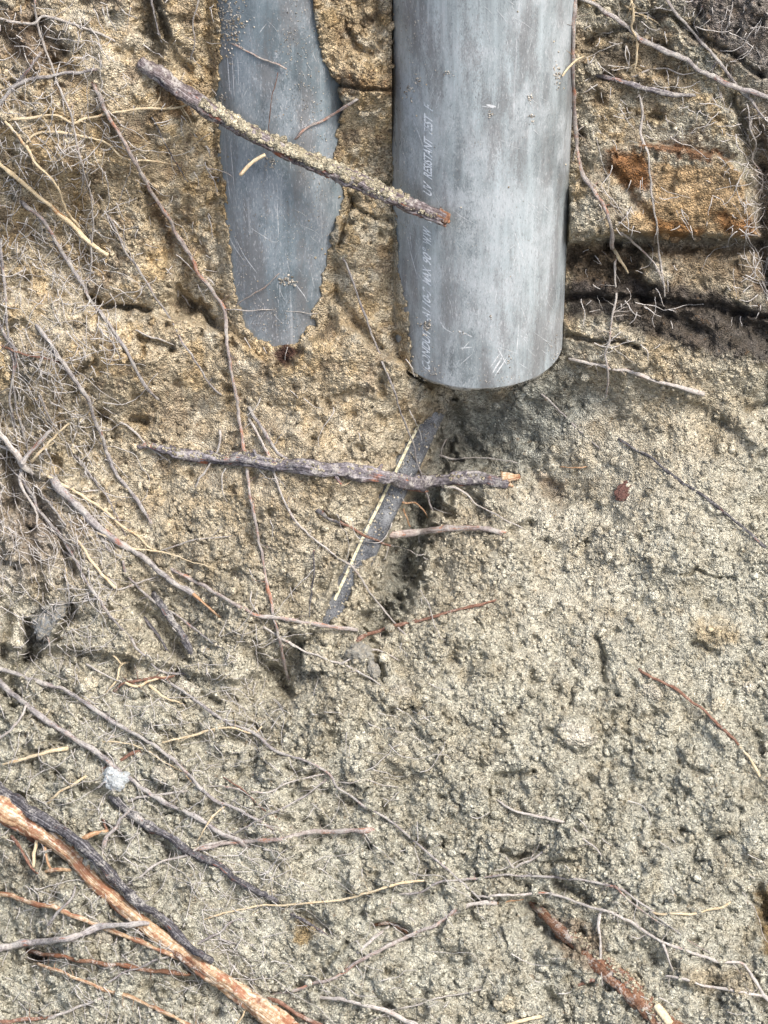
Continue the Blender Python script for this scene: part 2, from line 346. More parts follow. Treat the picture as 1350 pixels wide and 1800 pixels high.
# coarse grid for the big shapes
gu = axis(-2600, -80, 1430, 3900, 2.6); gv = axis(-900, -80, 1880, 3300, 2.6)
GU, GV = np.meshgrid(gu, gv); HM = macro(GU, GV)
def bil(A, u, v, au, av):
    u = np.asarray(u, float); v = np.asarray(v, float)
    i = np.clip(np.searchsorted(au, u) - 1, 0, len(au) - 2); j = np.clip(np.searchsorted(av, v) - 1, 0, len(av) - 2)
    fu = np.clip((u - au[i]) / (au[i + 1] - au[i]), 0, 1); fv = np.clip((v - av[j]) / (av[j + 1] - av[j]), 0, 1)
    return (A[j, i] * (1 - fu) + A[j, i + 1] * fu) * (1 - fv) + (A[j + 1, i] * (1 - fu) + A[j + 1, i + 1] * fu) * fv
# the slanting cable: a height field of its own
cab = smooth_pts([(u, v, 0) for u, v, h in CABLE], 2)[:, :2]
cab_h0 = np.interp(cab[:, 1], [c[1] for c in CABLE], [c[2] for c in CABLE])
def cable_h(U, V):
    m = (U > 500) & (U < 840) & (V > 660) & (V < 1180)
    out = np.full(U.shape, -1e4)
    if m.any():
        u = U[m]; v = V[m]
        cu = np.interp(v, cab[:, 1], cab[:, 0]); ch = np.interp(v, cab[:, 1], cab_h0)
        d = (u - cu) * .9
        out[m] = np.where(np.abs(d) < CABLE_R, ch + np.sqrt(np.maximum(CABLE_R ** 2 - d * d, 0)), -1e4)
    return out
def fit(H, U, V):
    """press the soil round the pipes: below them where they show, over them where they are buried"""
    wu = U + 7 * fbm(U / 13, V / 13, 3, 3, .6); wv = V + 7 * fbm(U / 13, V / 13, 6, 3, .6)
    for mask, (cx, cy, r), zend, lip in ((LEFTMASK, (LX, LY, LR), LZ, 15), (BIGMASK, (BX, BY, BR), BZ, 9)):
        big = mask is BIGMASK
        m = (U > (640 if big else 300)) & (U < (1100 if big else 700)) & (V < 800)
        u, v = U[m], V[m]; hp, zw = cyl_h(u, v, cx, cy, r)
        # rows below the pipe's end have no pipe in front
        hp = np.where(zw > zend, hp, -1e4)
        sd_ = poly_sd(wu[m], wv[m], mask); hh = H[m]
        ax = wall_h(v) - (5 if big else 64)
        inside = sstep(-2.0, 3.5, sd_)
        low = np.where(hp > -1e3, np.minimum(hh, hp - 16), hh)
        if big: low = np.where((hp > -1e3), np.minimum(low, ax + 2), low)
        over = np.where(hp > -1e3, np.maximum(hh, hp + 3 + lip * (1 - np.exp(np.minimum(sd_, 0) / 16))), hh)
        H[m] = over * (1 - inside) + low * inside
    ch = cable_h(U, V); m = ch > -1e3
    m2 = (U > 500) & (U < 860) & (V > 660) & (V < 1180)
    sd_ = poly_sd(wu[m2], wv[m2], CABMASK); hh = H[m2]; c = ch[m2]
    inside = sstep(-2, 3, sd_)
    low = np.where(c > -1e3, np.minimum(hh, c - 12), hh)
    over = np.where(c > -1e3, np.maximum(hh, c + 2 + 8 * (1 - np.exp(np.minimum(sd_, 0) / 12))), hh)
    H[m2] = over * (1 - inside) + low * inside
    return H
HF = fit(HM.copy(), GU, GV)
def comb(u, v):
    """height of whatever lies on top at (u,v): soil, pipe or cable"""
    u = np.atleast_1d(np.asarray(u, float)); v = np.atleast_1d(np.asarray(v, float))
    h = bil(H, u, v, fu_, fv_)
    for cx, cy, r, ze in ((LX, LY, LR, LZ), (BX, BY, BR, BZ)):
        hp, zw = cyl_h(u, v, cx, cy, r); h = np.maximum(h, np.where(zw > ze, hp, -1e4))
    return np.maximum(h, cable_h(u, v))
# soil surface with crumbs
fu_ = axis(-2600, -50, 1400, 3900, 1.35); fv_ = axis(-900, -50, 1850, 3300, 1.35)
FU, FV = np.meshgrid(fu_, fv_)
H = bil(HM, FU, FV, gu, gv)
H = fit(H, FU, FV)
wx = FU + 3 * vnoise(FU / 7, FV / 7, 2); wy = FV + 3 * vnoise(FU / 7, FV / 7, 5)
loose = np.clip(sstep(560, 1000, FV + .25 * (FU - 600)) * .75 + .35 + .9 * fbm(FU / 90, FV / 90, 4, 3), .12, 1.3)
calm = 1
for u, v, sg, am in ((1180, 860, 170, .55), (1010, 720, 110, .5), (640, 260, 80, .55), (640, 560, 80, .35), (1200, 345, 95, .75), (300, 230, 110, .4), (60, 1030, 70, .4), (400, 1590, 70, .7), (120, 540, 60, .5), (470, 1650, 60, .5), (1240, 1130, 70, .6),
                     (210, 110, 60, .6), (560, 900, 120, .25), (380, 1440, 40, .4), (700, 1650, 70, .3), (820, 1150, 90, .3), (1040, 650, 60, .4), (330, 60, 40, .5), (850, 760, 60, .4), (130, 1480, 40, .4)):
    calm = calm * (1 - am * np.exp(-((FU - u) ** 2 + (FV - v) ** 2) / (2 * sg * sg)))
even = np.clip(.60 + 1.7 * fbm(FU / 95, FV / 95, 2, 4, .6), .15, 1.3) * calm     # packed smooth silt against crumbly patches
clod = .08 + .25 * sstep(520, 640, FV) + .85 * sstep(900, 1350, FV - .35 * (FU - 500)) + .6 * fbm(FU / 110, FV / 110, 1, 3) + .35 * sstep(300, 0, FU)
wx = wx + 8 * fbm(FU / 16, FV / 16, 2, 3); wy = wy + 8 * fbm(FU / 16, FV / 16, 6, 3)
for (c, amp, prob, k) in ((4.3, 2.7, .92, 0), (8.0, 4.3, .55, 1), (16, 8.5, .4, 2), (34, 17, .4, 3), (66, 20, .3, 4)):
    f1, rid = worley(wx / c + 9 * k, wy / (c * .95), k)
    on = np.clip((rid - (1 - prob)) / .18, 0, 1) if prob < 1 else 1
    b = np.sqrt(np.maximum(0, 1 - (f1 / .66) ** 2)) * on * (.45 + .55 * rid)
    H += amp * b * (np.clip(clod, 0, 1.2) * (.3 + .7 * calm) if c > 12 else loose * even if c > 7 else (.5 + .4 * loose) * even)
for c, amp, prob, k in ((27, 21, .2, 5), (13, 10, .22, 6)):     # small pits between the crumbs
    f1, rid = worley(wx / c + 5 * k, wy / c, k)
    H -= amp * (.25 + .75 * calm) * np.exp(-(f1 / .27) ** 2) * np.clip((rid - (1 - prob)) / .1, 0, 1)
H += 2.2 * fbm(FU / 3.2, FV / 3.2, 1, 2, .6) * (.4 + .6 * even)
nearp = 0
H2 = H.copy()
# keep the crumbs from poking through the pipes where they show
for mask, cyl in ((LEFTMASK, (LX, LY, LR, LZ)), (BIGMASK, (BX, BY, BR, BZ))):
    m = (FU > 300) & (FU < 1080) & (FV < 800)
    hp, zw = cyl_h(FU[m], FV[m], *cyl[:3]); sd_ = poly_sd(FU[m], FV[m], mask)
    H[m] = np.where((hp > -1e3) & (zw > cyl[3]) & (sd_ > 5), np.minimum(H[m], hp - 6), H[m])

# ------------------------------------------------------------------ colour of the soil (minerals, organic layers, rust, a darker grey hollow)
TAN, GREY, OCH, LIGHT = (.55, .45, .30), (.47, .455, .37), (.48, .34, .18), (.64, .60, .49)
COLS = [(GREY, 1100, 1000, 500, .9), (GREY, 700, 1500, 500, 1.0), (GREY, 200, 1500, 300, .8), (TAN, 550, 650, 330, 1.3), (TAN, 200, 300, 200, .9), (TAN, 640, 200, 120, 1.2),
        (OCH, 330, 330, 60, .5), (OCH, 560, 620, 60, .6), (OCH, 640, 80, 50, .6), (LIGHT, 70, 60, 60, .5), (LIGHT, 210, 110, 40, .8), (LIGHT, 1050, 300, 60, .6), (LIGHT, 1000, 900, 130, .8), (LIGHT, 30, 1050, 60, .5), (LIGHT, 120, 530, 70, .6),
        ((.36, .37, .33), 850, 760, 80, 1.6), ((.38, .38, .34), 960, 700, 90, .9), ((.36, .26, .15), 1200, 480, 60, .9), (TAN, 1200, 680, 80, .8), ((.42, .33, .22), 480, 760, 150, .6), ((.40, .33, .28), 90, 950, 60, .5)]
TONE_PATCHES = [  # polygon or line, colour, softness, strength
    ([(775, 700), (900, 690), (1000, 640), (1060, 700), (930, 830), (800, 850), (770, 900), (740, 1060), (640, 1120), (690, 960), (760, 780)], (.30, .31, .275), 26, .75),  # hollow right of the cable, toned darker and greyer than the soil around
    ([(1065, 265), (1130, 262), (1150, 320), (1120, 335), (1140, 380), (1100, 330), (1070, 305)], (.20, .085, .025), 9, .9),
    ([(1120, 245), (1200, 262), (1290, 270), (1285, 285), (1200, 275), (1130, 262)], (.23, .10, .04), 5, .85),
    ([(1150, 288), (1292, 284), (1337, 416), (1070, 413), (1145, 350)], (.50, .35, .19), 6, .85),
    ([(1250, 370), (1330, 390), (1325, 415), (1255, 400)], (.30, .13, .04), 10, .7), ([(1160, 385), (1240, 400), (1235, 415), (1150, 412)], (.32, .15, .05), 6, .7),
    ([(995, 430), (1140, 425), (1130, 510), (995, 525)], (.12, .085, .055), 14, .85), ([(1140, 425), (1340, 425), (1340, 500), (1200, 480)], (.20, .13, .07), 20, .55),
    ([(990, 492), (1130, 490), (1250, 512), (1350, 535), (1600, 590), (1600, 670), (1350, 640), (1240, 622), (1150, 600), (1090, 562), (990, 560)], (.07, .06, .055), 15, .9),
    ([(1160, -40), (1700, -100), (1700, 240), (1350, 150), (1250, 80)], (.15, .13, .13), 24, .75), ([(1000, 280), (1060, 300), (1100, 400), (1030, 340)], (.30, .24, .16), 18, .5), ([(1320, 180), (1500, 180), (1500, 520), (1330, 520)], (.24, .17, .12), 20, .6), ([(1020, 60), (1180, 60), (1220, 160), (1040, 170)], (.30, .22, .13), 30, .6), ([(1030, 85), (1100, 60), (1120, 110), (1060, 130)], (.13, .12, .10), 12, .7),
    ([(0, 20), (60, 10), (120, 90), (70, 130), (0, 100)], (.17, .11, .07), 18, .7), ([(150, 190), (280, 200), (290, 250), (190, 250)], (.18, .14, .10), 14, .5),
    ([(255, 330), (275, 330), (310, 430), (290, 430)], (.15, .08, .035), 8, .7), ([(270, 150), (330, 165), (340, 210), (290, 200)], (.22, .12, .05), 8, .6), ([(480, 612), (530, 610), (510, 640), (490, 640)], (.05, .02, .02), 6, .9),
    ([(580, 130), (690, 145), (690, 165), (600, 165)], (.20, .11, .05), 6, .6), ([(25, 600), (110, 560), (130, 680), (30, 700)], (.30, .26, .2), 20, .4),
    ([(1215, 1090), (1300, 1100), (1295, 1130), (1235, 1140)], (.47, .37, .22), 14, .65), ([(1175, 1060), (1195, 1065), (1190, 1080)], (.44, .33, .18), 8, .5), ([(1325, 1560), (1500, 1570), (1500, 1700), (1345, 1680)], (.22, .15, .06), 10, .85),
    ([(1190, 1700), (1320, 1700), (1330, 1740), (1230, 1750)], (.30, .22, .12), 12, .5), ([(520, 1612), (560, 1625), (540, 1665), (515, 1650)], (.33, .22, .08), 7, .7),
    ([(250, -60), (285, -60), (300, 60), (270, 80), (252, 40)], (.12, .10, .07), 8, .7), ([(940, 830), (990, 850), (1000, 890), (960, 880)], (.22, .14, .09), 9, .5), ([(0, 1500), (70, 1500), (100, 1560), (0, 1540)], (.27, .22, .15), 14, .5),
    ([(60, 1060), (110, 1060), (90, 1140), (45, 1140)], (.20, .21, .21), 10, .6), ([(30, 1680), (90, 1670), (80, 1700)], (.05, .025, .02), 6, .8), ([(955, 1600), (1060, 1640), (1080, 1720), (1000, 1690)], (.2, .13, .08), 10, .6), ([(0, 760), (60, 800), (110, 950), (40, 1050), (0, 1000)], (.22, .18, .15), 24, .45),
]
cu_ = np.array([c[0] for c in COLS]); num = np.zeros(GU.shape + (3,)); den = np.full(GU.shape, 1e-6)
wu = GU + 60 * fbm(GU / 60, GV / 60, 2, 4, .6); wv = GV + 60 * fbm(GU / 60, GV / 60, 6, 4, .6)
for c, u, v, s, w in COLS:
    g = w * np.exp(-((wu - u) ** 2 + (wv - v) ** 2) / (2 * s * s)) + 1e-5; num += g[..., None] * np.array(c); den += g
TC = num / den[..., None]
patch = sstep(.05, .45, fbm(GU / 26, GV / 26, 0, 4, .6))[..., None] * sstep(1100, 200, GV + .3 * (GU - 600))[..., None] * .4
TC = TC * (1 - patch) + np.array((.36, .25, .14)) * patch
for k_, colr, thr, amt in ((3, (.52, .37, .18), .12, .5), (5, (.20, .145, .10), .22, .55), (7, (.62, .58, .47), .18, .5)):
    pm = sstep(thr, thr + .22, fbm(GU / 34 + 7 * k_, GV / 34, k_, 5, .65))[..., None] * (amt * (.12 + .88 * sstep(1150, 450, GV + .25 * (GU - 500))))[..., None]
    TC = TC * (1 - pm) + np.array(colr) * pm
wu = GU + 15 * fbm(GU / 18, GV / 18, 3, 4, .65); wv = GV + 15 * fbm(GU / 18, GV / 18, 7, 4, .65)
for p, c, w, st in TONE_PATCHES:
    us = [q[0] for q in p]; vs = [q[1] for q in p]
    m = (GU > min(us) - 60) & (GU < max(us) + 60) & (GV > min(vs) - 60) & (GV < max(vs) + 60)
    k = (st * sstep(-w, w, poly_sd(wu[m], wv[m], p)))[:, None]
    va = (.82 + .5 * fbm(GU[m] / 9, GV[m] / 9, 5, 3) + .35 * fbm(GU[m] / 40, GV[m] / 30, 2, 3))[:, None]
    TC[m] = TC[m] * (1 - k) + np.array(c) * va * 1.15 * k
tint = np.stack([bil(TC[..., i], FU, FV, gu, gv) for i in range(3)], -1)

nv_, nu_ = FU.shape
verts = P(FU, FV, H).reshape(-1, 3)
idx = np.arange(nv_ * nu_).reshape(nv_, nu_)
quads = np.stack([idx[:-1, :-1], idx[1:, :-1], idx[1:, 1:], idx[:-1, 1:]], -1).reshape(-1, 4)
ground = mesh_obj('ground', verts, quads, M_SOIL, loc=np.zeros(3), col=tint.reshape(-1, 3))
tag(ground, 'crumbly tan and grey soil of the dug bank round the pipes', 'soil', None, 'structure')

# ------------------------------------------------------------------ loose crumbs: far too many to count
def ico(sub):
    t = (1 + 5 ** .5) / 2
    v = [(-1, t, 0), (1, t, 0), (-1, -t, 0), (1, -t, 0), (0, -1, t), (0, 1, t), (0, -1, -t), (0, 1, -t), (t, 0, -1), (t, 0, 1), (-t, 0, -1), (-t, 0, 1)]
    f = [(0, 11, 5), (0, 5, 1), (0, 1, 7), (0, 7, 10), (0, 10, 11), (1, 5, 9), (5, 11, 4), (11, 10, 2), (10, 7, 6), (7, 1, 8), (3, 9, 4), (3, 4, 2), (3, 2, 6), (3, 6, 8), (3, 8, 9), (4, 9, 5), (2, 4, 11), (6, 2, 10), (8, 6, 7), (9, 8, 1)]
    v = [np.array(x) / np.linalg.norm(x) for x in v]
    for _ in range(sub):
        nf = []; mid = {}
        def m(a, b):
            k = (min(a, b), max(a, b))
            if k not in mid: w = v[a] + v[b]; v.append(w / np.linalg.norm(w)); mid[k] = len(v) - 1
            return mid[k]
        for a, b, c in f:
            x, y, z = m(a, b), m(b, c), m(c, a); nf += [(a, x, z), (b, y, x), (c, z, y), (x, y, z)]
        f = nf
    return np.array(v), np.array(f)
IV1, IF1 = ico(1); IV2, IF2 = ico(2); IV3, IF3 = ico(3); IV4, IF4 = ico(4)
def lumps(cent, rad, IV, IF, rough=.28):
    n = len(cent); k = len(IV)
    q = rng.normal(size=(n, 3, 3)); A = np.linalg.qr(q)[0]
    sc = rng.uniform(.65, 1.2, (n, 1, 3))
    V = IV[None] * (1 + rough * rng.normal(size=(n, k, 1)).clip(-1.6, 1.6) * .55) * sc
    V = np.einsum('nkj,njl->nkl', V, A) * rad[:, None, None] + cent[:, None]
    Fc = (IF[None] + (np.arange(n) * k)[:, None, None]).reshape(-1, 3)
    return V.reshape(-1, 3), Fc
NC = 30000
cu = rng.uniform(-60, 1410, NC * 2); cv = rng.uniform(-60, 1860, NC * 2)
dens = np.clip(.30 + .6 * sstep(600, 1100, cv + .2 * (cu - 600)) + .8 * fbm(cu / 60, cv / 60, 3, 3), .05, 1)
dens = dens * np.clip(bil(even, cu, cv, fu_, fv_) + .15, .12, 1)
keep = (rng.random(NC * 2) < dens); cu, cv = cu[keep][:NC], cv[keep][:NC]
hs = bil(H, cu, cv, fu_, fv_); hc = comb(cu, cv)
on_pipe = hc > hs + 5
nearm = np.minimum(np.abs(poly_sd(cu, cv, LEFTMASK)), np.abs(poly_sd(cu, cv, BIGMASK)) * 1.6)
sandy = (poly_sd(cu, cv, [(375, -50), (440, -50), (425, 60), (395, 105), (380, 110)]) > 0)
keep = ~on_pipe | (rng.random(len(cu)) < .012 + .55 * np.exp(-nearm / 7) + .5 * sandy)
cu, cv, hs, hc, on_pipe = (x[keep] for x in (cu, cv, hs, hc, on_pipe))
rr = 1.7 + 2.2 * rng.pareto(3.2, len(cu)).clip(0, 3.2); rr = np.where(on_pipe, rng.uniform(1.0, 2.2, len(cu)), rr)
hh = np.where(on_pipe, hc, hs) + rr * .25
cent = P(cu, cv, hh)
ct = np.stack([bil(TC[..., i], cu, cv, gu, gv) for i in range(3)], -1) * rng.uniform(.75, 1.3, (len(cu), 1))
small = rr < 4.2
va, fa = lumps(cent[small], rr[small] * S, IV1, IF1); vb, fb = lumps(cent[~small], rr[~small] * S, IV2, IF2, .2)
cc = np.vstack([np.repeat(ct[small], len(IV1), 0), np.repeat(ct[~small], len(IV2), 0)])
tag(mesh_obj('soil_crumbs', np.vstack([va, vb]), np.vstack([fa, fb + len(va)]), M_CRUMB, loc=np.zeros(3), col=cc),
    'loose soil crumbs lying all over the dug bank', 'soil crumbs', None, 'stuff')

# ------------------------------------------------------------------ pipe bodies
def pipe_material(name, base, seed):
    a = NT(name); co = a.coord('Object')
    big = a.noise(a.mapping(co, (1, 1, .35), loc=(seed, 0, 0)), 26, 4, .6)
    c = a.ramp(big.outputs[0], [(.34, tuple(x * .62 for x in base)), (.5, base), (.66, tuple(min(1, x * 1.28) for x in base))])
    st = a.noise(a.mapping(co, (1, 1, .05), loc=(seed, 3, 0)), 240, 4, .6)
    c = a.mix(1.0, c, a.ramp(st.outputs[0], [(.36, (.80, .79, .79)), (.55, (1.0, 1.0, 1.0)), (.68, (1.2, 1.2, 1.2))]), 'MULTIPLY')
    # dry dust films
    dm = a.noise(a.mapping(co, (1, 1, .7), loc=(0, seed, 1)), 42, 5, .68)
    fine = a.noise(a.mapping(co, (1, 1, .45), (0, .45, 0)), 1500, 3, .7)
    film = a.ramp(a.math('ADD', a.math('MULTIPLY', dm.outputs[0], .62), a.math('MULTIPLY', fine.outputs[0], .38)), [(.46, 0), (.56, .8)])
    c = a.mix(film, c, tuple(x * 1.2 + y for x, y in zip(base, (.09, .075, .075))))
    sm = a.noise(a.mapping(co, (1, 1, .22), (0, -.5, 0), (seed + 4, 0, 2)), 60, 5, .65)      # dark smudges
    c = a.mix(a.ramp(a.math('ADD', a.math('MULTIPLY', sm.outputs[0], .7), a.math('MULTIPLY', fine.outputs[0], .3)), [(.49, 0), (.58, .65)]), c, (.17, .165, .165))
    fl1 = a.noise(a.mapping(co, (1, 1, .3), (0, .55, 0), (0, 5 + seed, 0)), 1150, 2, .6)
    c = a.mix(a.ramp(a.math('ADD', fl1.outputs[0], a.math('MULTIPLY', dm.outputs[0], .3)), [(.76, 0), (.84, .55)]), c, (.58, .59, .61))
    c = a.mix(a.ramp(fl1.outputs[0], [(.32, .45), (.40, 0)]), c, (.13, .14, .15))
    # sticking grains
    v = a.voro(co, 1350); sp = a.t.nodes.new('ShaderNodeSeparateColor'); a.l(v.outputs['Color'], sp.inputs[0])
    gm = a.ramp(a.math('ADD', sp.outputs[0], a.math('MULTIPLY', dm.outputs[0], 1.1)), [(1.02, 0), (1.2, .85)])
    gcol = a.ramp(sp.outputs[1], [(0, (.10, .09, .10)), (.3, (.36, .34, .33)), (.75, (.6, .58, .54)), (1, (.74, .72, .68))])
    c = a.mix(gm, c, gcol)
    # fine scratches in two directions
    for i, (rx, sc, lo) in enumerate(((.55, 210, .69), (-.35, 170, .70), (.12, 260, .70))):
        s1 = a.noise(a.mapping(co, (1, 1, .04), (0, rx, 0), (i * 3, seed, 0)), sc, 2, .5)
        m = a.ramp(s1.outputs[0], [(lo + .015, 0), (lo + .05, .3)])
        c = a.mix(m, c, (.58, .60, .62))
    a.l(c, a.b.inputs['Base Color'])
    r = a.ramp(dm.outputs[0], [(.4, .26), (.62, .5)]); a.l(r, a.b.inputs['Roughness'])
    h = a.math('ADD', a.math('MULTIPLY', a.noise(co, 900, 4, .7).outputs[0], .5), a.math('MULTIPLY', gm, .6))
    a.bump(h, .0004, .8)
    return a.m
M_PIPE = pipe_material('grey_plastic', (.33, .375, .39), 0)
M_PIPE2 = pipe_material('blue_grey_plastic', (.19, .235, .26), 5)
a = NT('sawn_plastic'); a.l(a.ramp(a.noise(world_co(a), 500, 4, .7).outputs[0], [(.38, (.22, .22, .2)), (.55, (.50, .50, .48)), (.7, (.62, .60, .54))]), a.b.inputs['Base Color']); a.b.inputs['Roughness'].default_value = .8; M_RIM = a.m
def pipe(name, cx, cy, r, z0, z1, mat, wall=.0045, dent=0):
    n = 160; loc = np.array([cx, cy, z0]); o = empty(name, loc)
    def ring(rad, z):
        a = np.linspace(0, 2 * np.pi, n, endpoint=False)
        w = rad * (1 + .0022 * np.sin(3 * a + z * 9) + .0015 * np.sin(7 * a + z * 31))
        return np.stack([cx + w * np.sin(a), cy - w * np.cos(a), z + .0007 * np.sin(5 * a) * (z == z0) + .0005 * np.sin(13 * a + 1) * (z == z0)], -1)
    rows = [ring(r - wall, z1), ring(r - wall, z0)] if False else []
    rows += [ring(r, z) for z in np.linspace(z0 + .0022, z1, 60)]
    V = np.vstack(rows); k = len(rows); i = np.arange(k * n).reshape(k, n)
    j = np.roll(i, -1, 1)
    Q = np.stack([i[:-1], j[:-1], j[1:], i[1:]], -1).reshape(-1, 4)
    mesh_obj('pipe_wall', V, Q, mat, parent=o)
    rag = lambda R_g, ns, dz: R_g + np.stack([0 * ns, 0 * ns, ns * dz], -1)
    an = np.linspace(0, 2 * np.pi, n, endpoint=False); ns = vnoise(np.cos(an) * 14 + 5, np.sin(an) * 14, 2) + .6 * vnoise(np.cos(an) * 40, np.sin(an) * 40, 3)
    rows = [ring(r - wall, z1), ring(r - wall, z0 + .001), rag(ring(r - wall + .0006, z0), ns, .0012), rag(ring(r - .0014, z0), ns, .0012), ring(r - .0001, z0 + .0022), ring(r + .00005, z0 + .0026)]
    V = np.vstack(rows); k = len(rows); i = np.arange(k * n).reshape(k, n); j = np.roll(i, -1, 1)
    mesh_obj('cut_rim', V, np.stack([i[:-1], j[:-1], j[1:], i[1:]], -1).reshape(-1, 4), M_RIM, parent=o)
    return o
PTOP = .55
bigp = pipe('conduit_pipe', BX, BY, BR, BZ, PTOP, M_PIPE)
tag(bigp, 'large grey plastic pipe with white printed lettering, its open lower end hanging free', 'pipe', 'grey plastic pipes standing in the bank')
lefp = pipe('conduit_pipe', LX, LY, LR, LZ, PTOP, M_PIPE2)
tag(lefp, 'blue-grey plastic pipe half buried in tan soil behind the crusted stick', 'pipe', 'grey plastic pipes standing in the bank')

# scratches on the pipes: thin pale furrows following the curve
def on_cyl(cx, cy, r, u, v, off=.00012):
    u = np.asarray(u, float); v = np.asarray(v, float)
    hp, zw = cyl_h(u, v, cx, cy, r); p = P(u, v, hp)
    d = p[:, :2] - np.array([cx, cy]); d = d / np.linalg.norm(d, axis=1)[:, None]
    p[:, :2] = np.array([cx, cy]) + d * (r + off); return p
a = NT('scratched_plastic'); a.b.inputs['Base Color'].default_value = (.52, .54, .56, 1); a.b.inputs['Roughness'].default_value = .6
cs = a.noise(world_co(a), 700, 3); a.l(a.ramp(cs.outputs[0], [(.38, (.40, .42, .43)), (.54, (.68, .70, .71))]), a.b.inputs['Base Color']); M_SCR = a.m
CLUS = [(u, v, rng.normal(1.05, .45)) for u, v in zip(rng.uniform(400, 980, 60), rng.uniform(10, 660, 60))]
def scratches(parent, cyl, lines, nrand, box, mask):
    V = []; Q = []; n = 0
    L = [(np.array(l, float), w) for l, w in lines]
    while nrand > 0:
        u0 = rng.uniform(box[0], box[2]); v0 = rng.uniform(box[1], box[3])
        c0 = CLUS[rng.integers(len(CLUS))]      # scratches come in bundles that share a direction
        u0 = c0[0] + rng.normal(0, 26); v0 = c0[1] + rng.normal(0, 34); an = c0[2] + rng.normal(0, .2); ln = rng.exponential(13) + 3
        u1, v1 = u0 + ln * math.cos(an), v0 + ln * math.sin(an)
        if poly_sd(np.array([u0, u1]), np.array([v0, v1]), mask).min() < 7: continue
        if max(u0, u1) > 985: continue
        mu, mv = (u0 + u1) / 2 + rng.normal(0, .06 * ln), (v0 + v1) / 2
        L.append((np.array([(u0, v0), (mu, mv), (u1, v1)]), rng.uniform(.15, .42))); nrand -= 1
    for l, w in L:
        p = smooth_pts(np.hstack([l, np.zeros((len(l), 1))]), 4)[:, :2]
        d = np.gradient(p, axis=0); d /= np.linalg.norm(d, axis=1)[:, None] + 1e-9
        nn = np.stack([-d[:, 1], d[:, 0]], -1); t = np.linspace(0, 1, len(p))[:, None]
        ww = w * np.sin(np.pi * np.clip(t, .04, .96)) ** .5
        a_ = on_cyl(*cyl, *(p + nn * ww).T); b_ = on_cyl(*cyl, *(p - nn * ww).T)
        m = len(p); V += [a_, b_]
        k = np.arange(m - 1); Q.append(np.stack([n + k, n + k + 1, n + m + k + 1, n + m + k], -1)); n += 2 * m
    sc_o = mesh_obj('scratches', np.vstack(V), np.vstack(Q), M_SCR, parent=parent)
    sc_o['kind'] = 'stuff'
scratches(bigp, (BX, BY, BR), [([(838, 690 - 350), (855, 358), (869, 378)], .8), ([(728, 215), (738, 240), (745, 262)], .8), ([(716, 415), (725, 455), (735, 490)], .8), ([(720, 400), (724, 440)], .6), ([(733, 478), (748, 500)], .6),
    ([(810, 143), (840, 160)], .9), ([(770, 555), (780, 575), (795, 585)], 1.0), ([(785, 130), (800, 128)], 2), ([(812, 615), (825, 600)], .7), ([(875, 612), (890, 640)], .8), ([(810, 640), (830, 622)], .6), ([(900, 395), (925, 470)], .5), ([(880, 450), (905, 430)], .6),
    ([(866, 655), (884, 625)], 1.6), ([(870, 660), (890, 630)], 1.2), ([(862, 645), (878, 622)], 1.0), ([(898, 540), (900, 510)], .9), ([(908, 620), (912, 570)], .8), ([(820, 182), (872, 190)], .6), ([(855, 184), (872, 188)], 2.2), ([(839, 251), (856, 254)], 1.2), ([(805, 580), (830, 592)], 1.2), ([(808, 612), (830, 610)], 1.0)],
    210, (700, 5, 985, 640), BIGMASK)
scratches(lefp, (LX, LY, LR), [([(396, 400), (410, 430), (430, 460)], .8), ([(415, 420), (430, 450), (452, 480)], .7), ([(487, 350), (490, 420)], .6), ([(440, 400), (480, 425), (490, 422)], .6), ([(400, 100), (404, 160)], 1.0), ([(408, 95), (412, 170)], .7), ([(418, 100), (420, 150)], .7),
    ([(445, 85), (455, 60), (468, 42)], .7), ([(405, 250), (412, 330)], .6), ([(398, 300), (405, 350)], .6), ([(520, 500), (535, 520), (540, 530)], .6)], 90, (392, 5, 590, 590), LEFTMASK)
# clots of dried mud on the plastic
def mud(parent, cyl, spots):
    cs_, rs_ = [], []
    for u, v, su, sv, n, r in spots:
        uu = rng.normal(u, su, n); vv = rng.normal(v, sv, n)
        cs_.append(on_cyl(*cyl, uu, vv, 0)); rs_.append(rng.uniform(.6, 1.5, n) * r * S)
    V, Fc = lumps(np.vstack(cs_), np.concatenate(rs_), IV1, IF1, .3)
    n = len(V) // len(IV1)
    mo = mesh_obj('dried_mud', V, Fc, M_CRUMB, parent=parent, col=np.repeat(np.array([(.55, .51, .44)]) * rng.uniform(.7, 1.25, (n, 1)), len(IV1), 0))
    mo['kind'] = 'stuff'
mud(bigp, (BX, BY, BR), [(718, 158, 5, 7, 30, 1.5), (748, 574, 6, 6, 40, 1.6), (735, 142, 5, 6, 20, 1.1), (789, 127, 9, 4, 30, 1.0), (980, 130, 3, 12, 30, 1.4), (931, 172, 2, 4, 10, 1.3), (934, 208, 3, 5, 14, 1.5), (862, 202, 3, 6, 12, 1.2),
    (895, 632, 2, 10, 14, 1.1), (815, 585, 8, 4, 18, .9), (864, 556, 3, 1.5, 6, 1.3), (846, 251, 5, 2, 10, .9), (880, 668, 30, 5, 40, .8), (975, 610, 8, 20, 40, .8), (760, 655, 14, 8, 40, .9), (713, 380, 6, 60, 60, .8), (720, 80, 18, 60, 120, .7), (840, 400, 60, 150, 160, .6)])
